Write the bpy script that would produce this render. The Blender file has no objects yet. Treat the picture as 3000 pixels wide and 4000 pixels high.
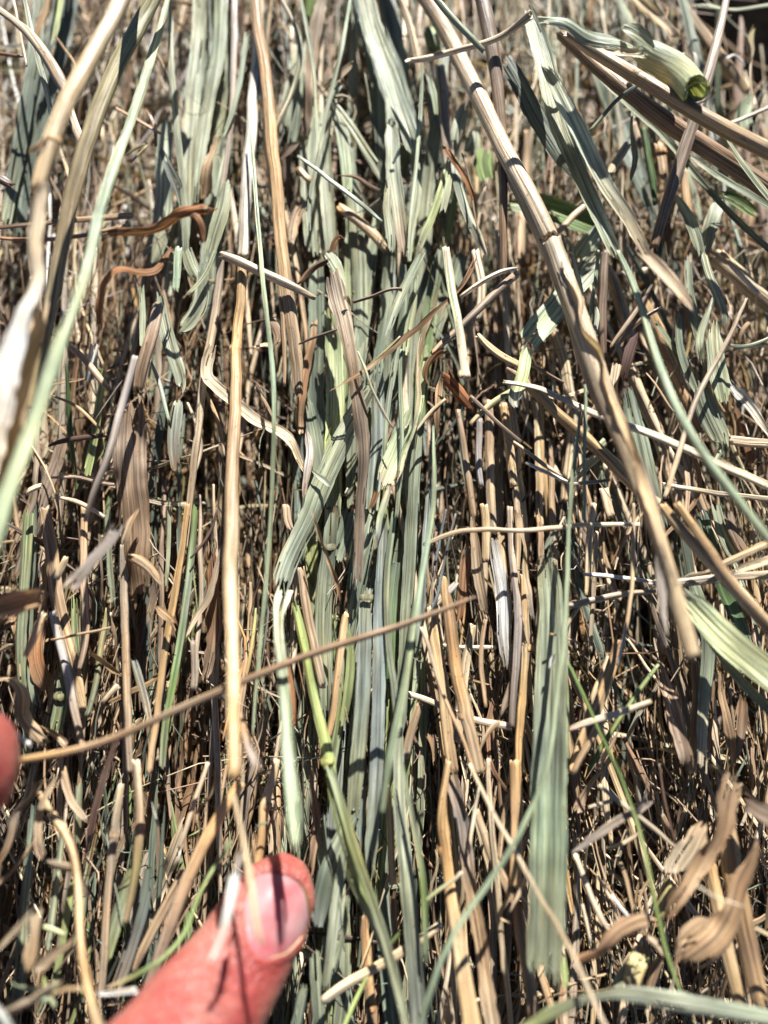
import bpy, bmesh, math, random
import numpy as np
from mathutils import Vector, Matrix
from mathutils.bvhtree import BVHTree

scene = bpy.context.scene
col = scene.collection

# ------------------------------------------------------------------ camera
CAM_D = 0.165                      # metres from the lens to the face of the hay
TILT = math.radians(10.0)
CAM = np.array([0.0, -CAM_D * math.sin(TILT), CAM_D * math.cos(TILT)])
LENS, SENSOR_H = 6.8, 9.8          # a phone camera: millimetres
cd = bpy.data.cameras.new('camera')
cam = bpy.data.objects.new('camera', cd)
col.objects.link(cam)
cam.location = CAM
cam.rotation_euler = (TILT, 0, 0)
cd.sensor_fit = 'VERTICAL'
cd.sensor_height = SENSOR_H
cd.sensor_width = SENSOR_H * 0.75
cd.lens = LENS
cd.clip_start = 0.004
cd.clip_end = 30.0
cd.dof.use_dof = True
cd.dof.focus_distance = 0.156
cd.dof.aperture_fstop = 1.2
scene.camera = cam

# ------------------------------------------------------------------ light
SUN_DIR = Vector((0.15, 0.83, 0.53)).normalized()      # towards the sun
sun_el = math.asin(SUN_DIR.z)
sun_az = math.atan2(SUN_DIR.x, SUN_DIR.y)
world = bpy.data.worlds.new('World')
scene.world = world
world.use_nodes = True
wn = world.node_tree.nodes
wl = world.node_tree.links
sky = wn.new('ShaderNodeTexSky')
sky.sky_type = 'NISHITA'
sky.sun_disc = False
sky.sun_elevation = sun_el
sky.sun_rotation = sun_az
sky.altitude = 1500
sky.air_density = 0.55
sky.dust_density = 0.0
sky.ozone_density = 0.6
wn['Background'].inputs['Strength'].default_value = 0.05
wl.new(sky.outputs['Color'], wn['Background'].inputs['Color'])
sd = bpy.data.lights.new('sun', 'SUN')
sd.energy = 5.0
sd.angle = math.radians(0.53)
sd.color = (1.0, 0.975, 0.935)
sun = bpy.data.objects.new('sun', sd)
col.objects.link(sun)
sun.rotation_euler = SUN_DIR.to_track_quat('Z', 'Y').to_euler()
sun.location = (0.3, 0.7, 1.0)
scene.view_settings.view_transform = 'Standard'
scene.view_settings.look = 'None'
scene.view_settings.exposure = 1.2
scene.view_settings.gamma = 1.0
scene.view_settings.use_curve_mapping = False
scene.render.engine = 'CYCLES'
scene.cycles.max_bounces = 7
scene.cycles.diffuse_bounces = 1
scene.cycles.glossy_bounces = 2
scene.cycles.transmission_bounces = 4
scene.cycles.transparent_max_bounces = 6
scene.cycles.use_denoising = True
scene.cycles.sample_clamp_indirect = 4.0

# ------------------------------------------------------------------ pixel of the photograph -> point at a height over the hay
K = SENSOR_H / LENS / 4000.0
ct, st = math.cos(TILT), math.sin(TILT)
def ray(px, py):
    x, y, z = (px - 1500) * K, -(py - 2000) * K, -1.0
    return np.array([x, ct * y - st * z, st * y + ct * z])
def at(px, py, h):
    d = ray(px, py)
    return CAM + d * ((h - CAM[2]) / d[2])
def depth(p):
    v = np.asarray(p) - CAM
    return -( -st * v[1] + ct * v[2])
def to_px(p):
    v = np.asarray(p) - CAM
    yc = ct * v[1] + st * v[2]
    zc = -(-st * v[1] + ct * v[2])
    return 1500 + v[0] / zc / K, 2000 - yc / zc / K
def tile(t, x, y):
    if t == 'F': return x * 1.80832, y * 1.80832
    if t == 'U': return 400 + x / 1.8433, 3250 + y / 1.8433
    if t == 'V': return x / 3.16, 2600 + y / 3.16
    return int(t[1]) * 1000 + x / 1.659, int(t[0]) * 1000 + y / 1.659
TS = {'F': 1.80832, 'U': 1 / 1.8433, 'V': 1 / 3.16}

# ------------------------------------------------------------------ colours (base colours of dry and half-green hay)
PAL = dict(
    pale=(.66, .54, .38), white=(.76, .73, .67), straw=(.56, .42, .25), gold=(.50, .325, .155), tan=(.42, .295, .18),
    beige=(.52, .415, .285), brown=(.25, .16, .095), dark=(.105, .065, .045), rust=(.27, .145, .075), rustred=(.30, .14, .06),
    rustbrown=(.26, .13, .065), rustdark=(.17, .055, .025), greytan=(.37, .30, .225), greybrown=(.25, .19, .14), lilac=(.37, .33, .30),
    pinktan=(.49, .35, .25), plum=(.16, .095, .085), olive=(.31, .27, .13), brownolive=(.25, .20, .12), olivegreen=(.24, .28, .13),
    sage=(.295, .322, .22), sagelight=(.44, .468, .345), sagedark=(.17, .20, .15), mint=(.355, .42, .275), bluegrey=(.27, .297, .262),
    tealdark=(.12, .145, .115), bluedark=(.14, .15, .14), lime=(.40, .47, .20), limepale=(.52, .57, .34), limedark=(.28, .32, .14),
    limestripe=(.33, .39, .25), limebright=(.44, .52, .19), green=(.17, .24, .08), deepgreen=(.08, .135, .045))

# ------------------------------------------------------------------ materials
def new_mat(name):
    m = bpy.data.materials.new(name); m.use_nodes = True
    nt = m.node_tree; nt.nodes.clear()
    return m, nt, nt.nodes, nt.links
def node(ns, t, **kw):
    n = ns.new(t)
    for k, v in kw.items(): setattr(n, k, v)
    return n
def plant_material(name, rough, spec, transl, vein, bump, spots, streak_amt, fine=1.0):
    m, nt, ns, ls = new_mat(name)
    out = node(ns, 'ShaderNodeOutputMaterial')
    uv = node(ns, 'ShaderNodeUVMap'); uv.uv_map = 'UVMap'
    tint = node(ns, 'ShaderNodeAttribute', attribute_name='tint')
    def noise(sx, sy, det=2.0, dist=0.0):
        mp = node(ns, 'ShaderNodeMapping'); mp.inputs['Scale'].default_value = (sx, sy, 1)
        ls.new(uv.outputs['UV'], mp.inputs['Vector'])
        n = node(ns, 'ShaderNodeTexNoise'); n.noise_dimensions = '2D'
        n.inputs['Scale'].default_value = 1.0; n.inputs['Detail'].default_value = det
        n.inputs['Distortion'].default_value = dist
        ls.new(mp.outputs['Vector'], n.inputs['Vector'])
        return n.outputs['Fac']
    def ramp(src, a, b, lo, hi):
        r = node(ns, 'ShaderNodeMapRange')
        r.inputs['From Min'].default_value = a; r.inputs['From Max'].default_value = b
        r.inputs['To Min'].default_value = lo; r.inputs['To Max'].default_value = hi
        ls.new(src, r.inputs['Value']); return r.outputs['Result']
    def mul(a, b):
        x = node(ns, 'ShaderNodeMath', operation='MULTIPLY')
        for i, s in enumerate((a, b)):
            if isinstance(s, float): x.inputs[i].default_value = s
            else: ls.new(s, x.inputs[i])
        return x.outputs[0]
    veins = noise(vein, 0.035, 1.5)                    # long parallel veins
    fibre = noise(vein * 3.1, 0.12, 2.0)               # finer fibres
    blotch = noise(0.35, 0.12, 3.0)                    # slow change along the strand
    fac = mul(ramp(veins, .33, .67, 1 - streak_amt, 1 + streak_amt * .9), ramp(fibre, .3, .7, .76, 1.22))
    fac = mul(fac, ramp(blotch, .3, .7, .84, 1.14))
    hsv = node(ns, 'ShaderNodeVectorMath', operation='SCALE')
    ls.new(tint.outputs['Color'], hsv.inputs[0]); ls.new(fac, hsv.inputs['Scale'])
    # warm / yellowed streaks
    warm = node(ns, 'ShaderNodeMix', data_type='RGBA', blend_type='MULTIPLY')
    warm.inputs['B'].default_value = (1.12, .97, .76, 1)
    ls.new(hsv.outputs['Vector'], warm.inputs['A'])
    ls.new(ramp(noise(vein * .8, 0.05, 2.0), .5, .72, 0, .75), warm.inputs['Factor'])
    # brown specks and weathered stains
    sp = noise(2.2, 0.9, 3.0, .6)
    spot = node(ns, 'ShaderNodeMix', data_type='RGBA', blend_type='MIX')
    spot.inputs['B'].default_value = (.16, .09, .05, 1)
    ls.new(warm.outputs['Result'], spot.inputs['A'])
    ls.new(mul(ramp(sp, .66, .74, 0, 1), float(spots)), spot.inputs['Factor'])
    bs = node(ns, 'ShaderNodeBsdfPrincipled')
    ls.new(spot.outputs['Result'], bs.inputs['Base Color'])
    bs.inputs['Roughness'].default_value = rough
    ls.new(ramp(blotch, .3, .7, rough - .1, rough + .12), bs.inputs['Roughness'])
    bs.inputs['Specular IOR Level'].default_value = spec
    hsum = node(ns, 'ShaderNodeMath', operation='ADD')
    ls.new(veins, hsum.inputs[0]); ls.new(mul(fibre, .35), hsum.inputs[1])
    bp = node(ns, 'ShaderNodeBump')
    bp.inputs['Strength'].default_value = 1.0
    bp.inputs['Distance'].default_value = bump
    ls.new(hsum.outputs[0], bp.inputs['Height'])
    ls.new(bp.outputs['Normal'], bs.inputs['Normal'])
    if transl > 0:
        tr = node(ns, 'ShaderNodeBsdfTranslucent')
        sat = node(ns, 'ShaderNodeMix', data_type='RGBA', blend_type='MULTIPLY')
        sat.inputs['Factor'].default_value = 1.0
        sat.inputs['B'].default_value = (1.25, 1.15, .7, 1)
        ls.new(spot.outputs['Result'], sat.inputs['A'])
        ls.new(sat.outputs['Result'], tr.inputs['Color'])
        ls.new(bp.outputs['Normal'], tr.inputs['Normal'])
        mx = node(ns, 'ShaderNodeMixShader'); mx.inputs[0].default_value = transl
        ls.new(bs.outputs[0], mx.inputs[1]); ls.new(tr.outputs[0], mx.inputs[2])
        ls.new(mx.outputs[0], out.inputs['Surface'])
    else:
        ls.new(bs.outputs[0], out.inputs['Surface'])
    return m
M_BLADE = plant_material('grass_blade_surface', .44, .32, .17, 1.7, 0.00030, .40, .40)
M_STEM = plant_material('straw_stem_surface', .38, .42, .04, 1.9, 0.00018, .85, .40)
M_LEAF = plant_material('dry_leaf_surface', .62, .18, .20, 2.0, 0.00026, .65, .38)
M_SHEATH = plant_material('green_stem_wall', .45, .3, .28, 1.5, 0.0001, .2, .15)
M_NODE = plant_material('stem_node_surface', .5, .3, 0, 2.5, 0.0001, .8, .3)

# ------------------------------------------------------------------ mesh building
def smooth_path(P, step, extra, relax=0.0):
    """Catmull-Rom through the points; extra is a list of arrays interpolated with them."""
    P = np.asarray(P, float)
    seg = np.linalg.norm(np.diff(P, axis=0), axis=1)
    L = seg.sum()
    t = np.concatenate([[0], np.cumsum(seg)]) / L
    n = max(4, int(L / step) + 1)
    s = np.linspace(0, 1, n)
    m = np.zeros_like(P)
    for i in range(len(P)):
        a, b = max(i - 1, 0), min(i + 1, len(P) - 1)
        m[i] = (P[b] - P[a]) / max(t[b] - t[a], 1e-9)
    k = np.clip(np.searchsorted(t, s, side='right') - 1, 0, len(P) - 2)
    h = (t[k + 1] - t[k])
    u = ((s - t[k]) / h)[:, None]; h = h[:, None]
    Q = (2*u**3 - 3*u**2 + 1) * P[k] + (u**3 - 2*u**2 + u) * h * m[k] + (-2*u**3 + 3*u**2) * P[k + 1] + (u**3 - u**2) * h * m[k + 1]
    if relax > 0 and n > 8:                             # iron out the small wobbles of the traced points
        kw = min(int(relax / (L / n)), n // 5)
        if kw >= 1:
            ker = np.hanning(2 * kw + 3)[1:-1]; ker /= ker.sum()
            lead = 2 * Q[0] - Q[1:kw + 1][::-1]; tail = 2 * Q[-1] - Q[-kw - 1:-1][::-1]
            Qe = np.vstack([lead, Q, tail])
            Q = np.stack([np.convolve(Qe[:, j], ker, 'valid') for j in range(3)], 1)
    ex = []
    for e in extra:
        e = np.asarray(e, float)
        te = np.linspace(0, 1, len(e)) if len(e) != len(P) else t
        if e.ndim == 1: ex.append(np.interp(s, te, e))
        else: ex.append(np.stack([np.interp(s, te, e[:, j]) for j in range(e.shape[1])], 1))
    return Q, s * L, ex
def slow(rng, v, period):
    """smooth one-dimensional noise in -1..1 along the length v (metres)"""
    n = int(v[-1] / period) + 4
    k = rng.uniform(-1, 1, n)
    x = v / period + rng.uniform(0, 1)
    i = np.clip(x.astype(int), 0, n - 2); f = x - i; f = f * f * (3 - 2 * f)
    return k[i] * (1 - f) + k[np.minimum(i + 1, n - 1)] * f
def frame(Q, up, roll):
    T = np.gradient(Q, axis=0); T /= np.linalg.norm(T, axis=1)[:, None] + 1e-12
    S = np.cross(T, up); S /= np.linalg.norm(S, axis=1)[:, None] + 1e-12
    N = np.cross(S, T)
    c, s = np.cos(roll)[:, None], np.sin(roll)[:, None]
    return T, S * c + N * s, N * c - S * s
UP = np.array([0, -0.12, 1.0])
def grid_faces(n, m, wrap):
    i = np.arange(n - 1)[:, None]; j = np.arange(m if wrap else m - 1)[None, :]
    a = i * m + j; b = i * m + (j + 1) % m
    return np.stack([a, b, b + m, a + m], -1).reshape(-1, 4)
def tint_rows(rng, C, v, amount=.16):
    b = 1 + amount * slow(rng, v, .012) + amount * .7 * slow(rng, v, .004)
    wv = .05 * slow(rng, v, .018)
    T = C * b[:, None]
    T[:, 0] *= 1 + wv; T[:, 2] *= 1 - wv
    return np.clip(T, .01, .85)

def make_ribbon(rng, P, W, C, step=.0011, m=9, curl=0.0, wild=0.0, fold=.25, rag=.4, calm=False, roll0=None, relax=0.0):
    """a flat blade: sheet with a fold along the middle, veins, ragged edges and torn ends"""
    Q, v, (w, c) = smooth_path(P, step, [W, C], relax)
    L = v[-1]
    wm = w.mean()
    A = (.05 if calm else .13) + .9 * wild
    if wm > .0025: A *= .6
    roll = A * slow(rng, v, .022) + (.5 * wild * (.5 if wm > .0025 else 1)) * slow(rng, v, .008)
    roll += rng.uniform(-.25, .25) if roll0 is None else roll0
    T, S, N = frame(Q, UP, roll)
    Q = Q + N * (.0003 * slow(rng, v, .012) + .0012 * wild * slow(rng, v, .007))[:, None]
    u = np.linspace(-1, 1, m)[None, :]
    ea = (.05 + .12 * wild + .04 * rag) * (.3 if wm > .005 else 1)
    wl_ = w * (1 + .09 * slow(rng, v, .007) + ea * slow(rng, v, .0017))
    wr_ = w * (1 + .09 * slow(rng, v, .007) + ea * slow(rng, v, .0017))
    half = np.where(u < 0, wl_[:, None], wr_[:, None]) / 2
    f = fold * (1 + .6 * slow(rng, v, .02)); sgn = rng.choice([-1, 1])
    if curl > 0:
        cu = curl * 1.6 * (1 + .35 * slow(rng, v, .015))[:, None]
        X = half * np.sin(np.abs(u) * cu) / cu * np.sign(u)
        Z = -half * (1 - np.cos(np.abs(u) * cu)) / cu * sgn
        X = X * np.minimum(1.35, cu / np.sin(np.minimum(cu, 1.5)))
    else:
        X = half * u
        Z = half * np.abs(u) * f[:, None] * sgn
    nv = max(2.0, wm * 1000 * .8)                     # low ridges following the veins
    ph = rng.uniform(0, 6)
    Z = Z + (.00002 + .006 * wm) * (np.sin(u * nv * 2.1 + ph + 1.5 * slow(rng, v, .02)[:, None]) + .6 * np.sin(u * nv * 3.7 - ph + slow(rng, v, .011)[:, None]))
    Z = Z + wm * (.05 + .20 * wild) * slow(rng, v, .006)[:, None] * u + wm * (.03 + .12 * wild) * (slow(rng, v, .003)[:, None]) * u**2
    # torn ends
    E = np.zeros((len(v), m))
    for end in (0, 1):
        j = np.repeat(rng.uniform(0, 1, m // 2 + 1) ** 1.5, 2)[:m] * .8 + .2 * rng.uniform(0, 1, m)
        j = j + .5 * rng.random() * np.linspace(0, 1, m)[::rng.choice([-1, 1])]
        d = (v if end == 0 else L - v)
        k = np.exp(-d / (.0010 + .25 * wm))[:, None]
        E += (1 if end == 0 else -1) * k * j[None, :] * rag * min(wm * 1.7, L * .2)
    V = Q[:, None, :] + S[:, None, :] * X[:, :, None] + N[:, None, :] * Z[:, :, None] + T[:, None, :] * E[:, :, None]
    tint = np.repeat(tint_rows(rng, c, v)[:, None, :], m, 1)
    tint = tint * (1 + .12 * rng.uniform(-1, 1, m))[None, :, None]
    ru, rv = rng.uniform(0, 400), rng.uniform(0, 3000)
    UV = np.stack([X * 1000 * 1.0 + ru, np.repeat(v[:, None], m, 1) * 1000 + rv], -1)
    F = grid_faces(len(v), m, False)
    if m > 5:                                          # splits that run in from the torn ends, and slits along the veins
        nr = len(v) - 1
        keep = np.ones((nr, m - 1), bool); st_ = L / nr
        for end in (0, 1):
            for j in range(m - 1):
                if rng.random() < .30 * min(1.5, rag + .2):
                    k = int(rng.uniform(.0, 1) ** 2 * min(.010, .30 * L) / st_)
                    if end == 0: keep[:k, j] = False
                    else: keep[nr - k:, j] = False
            for j in range(m - 1):                     # strips that broke off short
                if rng.random() < .22 * rag:
                    k = int(rng.uniform(.2, 1) * min(.004, .12 * L) / st_)
                    if end == 0: keep[:k, j:j + 2] = False
                    else: keep[nr - k:, j:j + 2] = False
        if wm > .0018:
            for _ in range(rng.integers(0, 2 + int(L / .05))):
                if m < 9: break
                j = rng.integers(1, m - 2)
                a = rng.integers(0, nr); keep[a:a + int(rng.uniform(.003, .012) / st_), j] = False
        if keep.sum() > nr * (m - 1) * .5: F = F[keep.ravel()]
    return V.reshape(-1, 3), F, tint.reshape(-1, 3), UV.reshape(-1, 2)

def make_tube(rng, P, W, C, step=.0012, m=12, bulges=(), rag=.25, flatten=.88, calm=False, wall=True, inner=None, relax=0.0):
    """a round straw: faceted tube with joints and open, broken ends that show the wall and the hollow"""
    Q, v, (w, c) = smooth_path(P, step, [W, C], relax)
    L = v[-1]
    roll = rng.uniform(0, 6.28) + .5 * slow(rng, v, .04)
    T, S, N = frame(Q, UP, roll * 0)
    Q = Q + S * ((.00028 * slow(rng, v, .011) + .00008 * slow(rng, v, .003)) * (.3 if calm else 1))[:, None]
    r = w / 2 * (1 + .03 * slow(rng, v, .006))
    for b in bulges:
        d = (v - b * L)
        wb = np.interp(b * L, v, w)
        r = r * (1 + .09 * np.exp(-(d / (wb * .42))**2))
    th = np.linspace(0, 2 * np.pi, m, endpoint=False)
    prof = 1 + .05 * np.sin(th * 3 + rng.uniform(0, 6)) + .03 * rng.uniform(-1, 1, m)
    if not calm:
        flatten = flatten * rng.uniform(.55, 1.0)
        if rng.random() < .6 and not bulges:             # pressed straws have a furrow along them
            da = np.abs((th - math.pi / 2 - rng.uniform(-.7, .7) + math.pi) % (2 * math.pi) - math.pi)
            prof = prof - rng.uniform(.15, .45) * np.exp(-(da / .38) ** 2)
    a = th[None, :]
    R = r[:, None] * prof[None, :]
    V = Q[:, None, :] + (S[:, None, :] * (np.cos(a) * R)[:, :, None] + N[:, None, :] * (np.sin(a) * R * flatten)[:, :, None])
    wm = w.mean()
    for end in (0, 1):
        j = rng.uniform(0, 1, m) ** 2 * rag * 1.6; j = .7 * j + .3 * np.roll(j, 1)
        i = 0 if end == 0 else -1
        V[i] += T[i][None, :] * ((1 if end == 0 else -1) * j * wm * .8)[:, None]
    tint = np.repeat(tint_rows(rng, c, v, .12)[:, None, :], m, 1) * (1 + .06 * rng.uniform(-1, 1, m))[None, :, None]
    ru, rv = rng.uniform(0, 400), rng.uniform(0, 3000)
    au = np.minimum(th, 2 * np.pi - th)
    UV = np.stack([(au[None, :] * r[:, None]) * 1000 + ru, np.repeat(v[:, None], m, 1) * 1000 + rv], -1)
    if not wall:
        return V.reshape(-1, 3), grid_faces(len(v), m, True), tint.reshape(-1, 3), UV.reshape(-1, 2)
    rows, tr, ur = [], [], []
    def cap(i, s):
        cen = Q[i] + T[i] * (s * 0)
        rim = cen + (V[i] - cen) * .74
        deep = cen + T[i] * (s * wm * 1.6) + (V[i] - cen) * .5
        shut = cen + T[i] * (s * wm * 1.7) + (V[i] - cen) * .02
        return [rim, deep, shut]
    A_, B_ = cap(0, 1), cap(-1, -1)
    allr = [A_[2], A_[1], A_[0]] + [V[i] for i in range(len(v))] + [B_[0], B_[1], B_[2]]
    tl = tint * 1.0
    in0 = np.array(inner if inner else c[0] * 1.15)[None, :].repeat(m, 0); in1 = np.array(inner if inner else c[-1] * 1.15)[None, :].repeat(m, 0)
    tints = [in0 * .7, in0 * .8, np.clip(in0 * 1.2, 0, .8)] + [tl[i] for i in range(len(v))] + [np.clip(in1 * 1.2, 0, .8), in1 * .8, in1 * .7]
    uvs = [UV[0]] * 3 + [UV[i] for i in range(len(v))] + [UV[-1]] * 3
    V2 = np.stack(allr); n2 = len(allr)
    return V2.reshape(-1, 3), grid_faces(n2, m, True), np.stack(tints).reshape(-1, 3), np.stack(uvs).reshape(-1, 2)

def build_mesh(name, parts, mat, smooth=True):
    off = 0; Vs, Fs, Ts, Us = [], [], [], []
    for V, F, T, U in parts:
        Vs.append(V); Fs.append(F + off); Ts.append(T); Us.append(U); off += len(V)
    V = np.concatenate(Vs).astype(np.float32); F = np.concatenate(Fs).astype(np.int32)
    T = np.concatenate(Ts).astype(np.float32); U = np.concatenate(Us).astype(np.float32)
    me = bpy.data.meshes.new(name)
    me.vertices.add(len(V)); me.vertices.foreach_set('co', V.ravel())
    me.loops.add(F.size); me.loops.foreach_set('vertex_index', F.ravel())
    me.polygons.add(len(F))
    me.polygons.foreach_set('loop_start', np.arange(0, F.size, 4, dtype=np.int32))
    me.polygons.foreach_set('loop_total', np.full(len(F), 4, dtype=np.int32))
    me.polygons.foreach_set('use_smooth', np.full(len(F), smooth))
    uvl = me.uv_layers.new(name='UVMap')
    uvl.data.foreach_set('uv', U[F.ravel()].ravel())
    ca = me.color_attributes.new('tint', 'FLOAT_COLOR', 'POINT')
    ca.data.foreach_set('color', np.concatenate([T, np.ones((len(T), 1), np.float32)], 1).ravel())
    me.update(); me.validate()
    me.materials.append(mat)
    return me
def link(name, me, parent=None):
    o = bpy.data.objects.new(name, me); col.objects.link(o)
    if parent is not None: o.parent = parent
    return o
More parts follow.
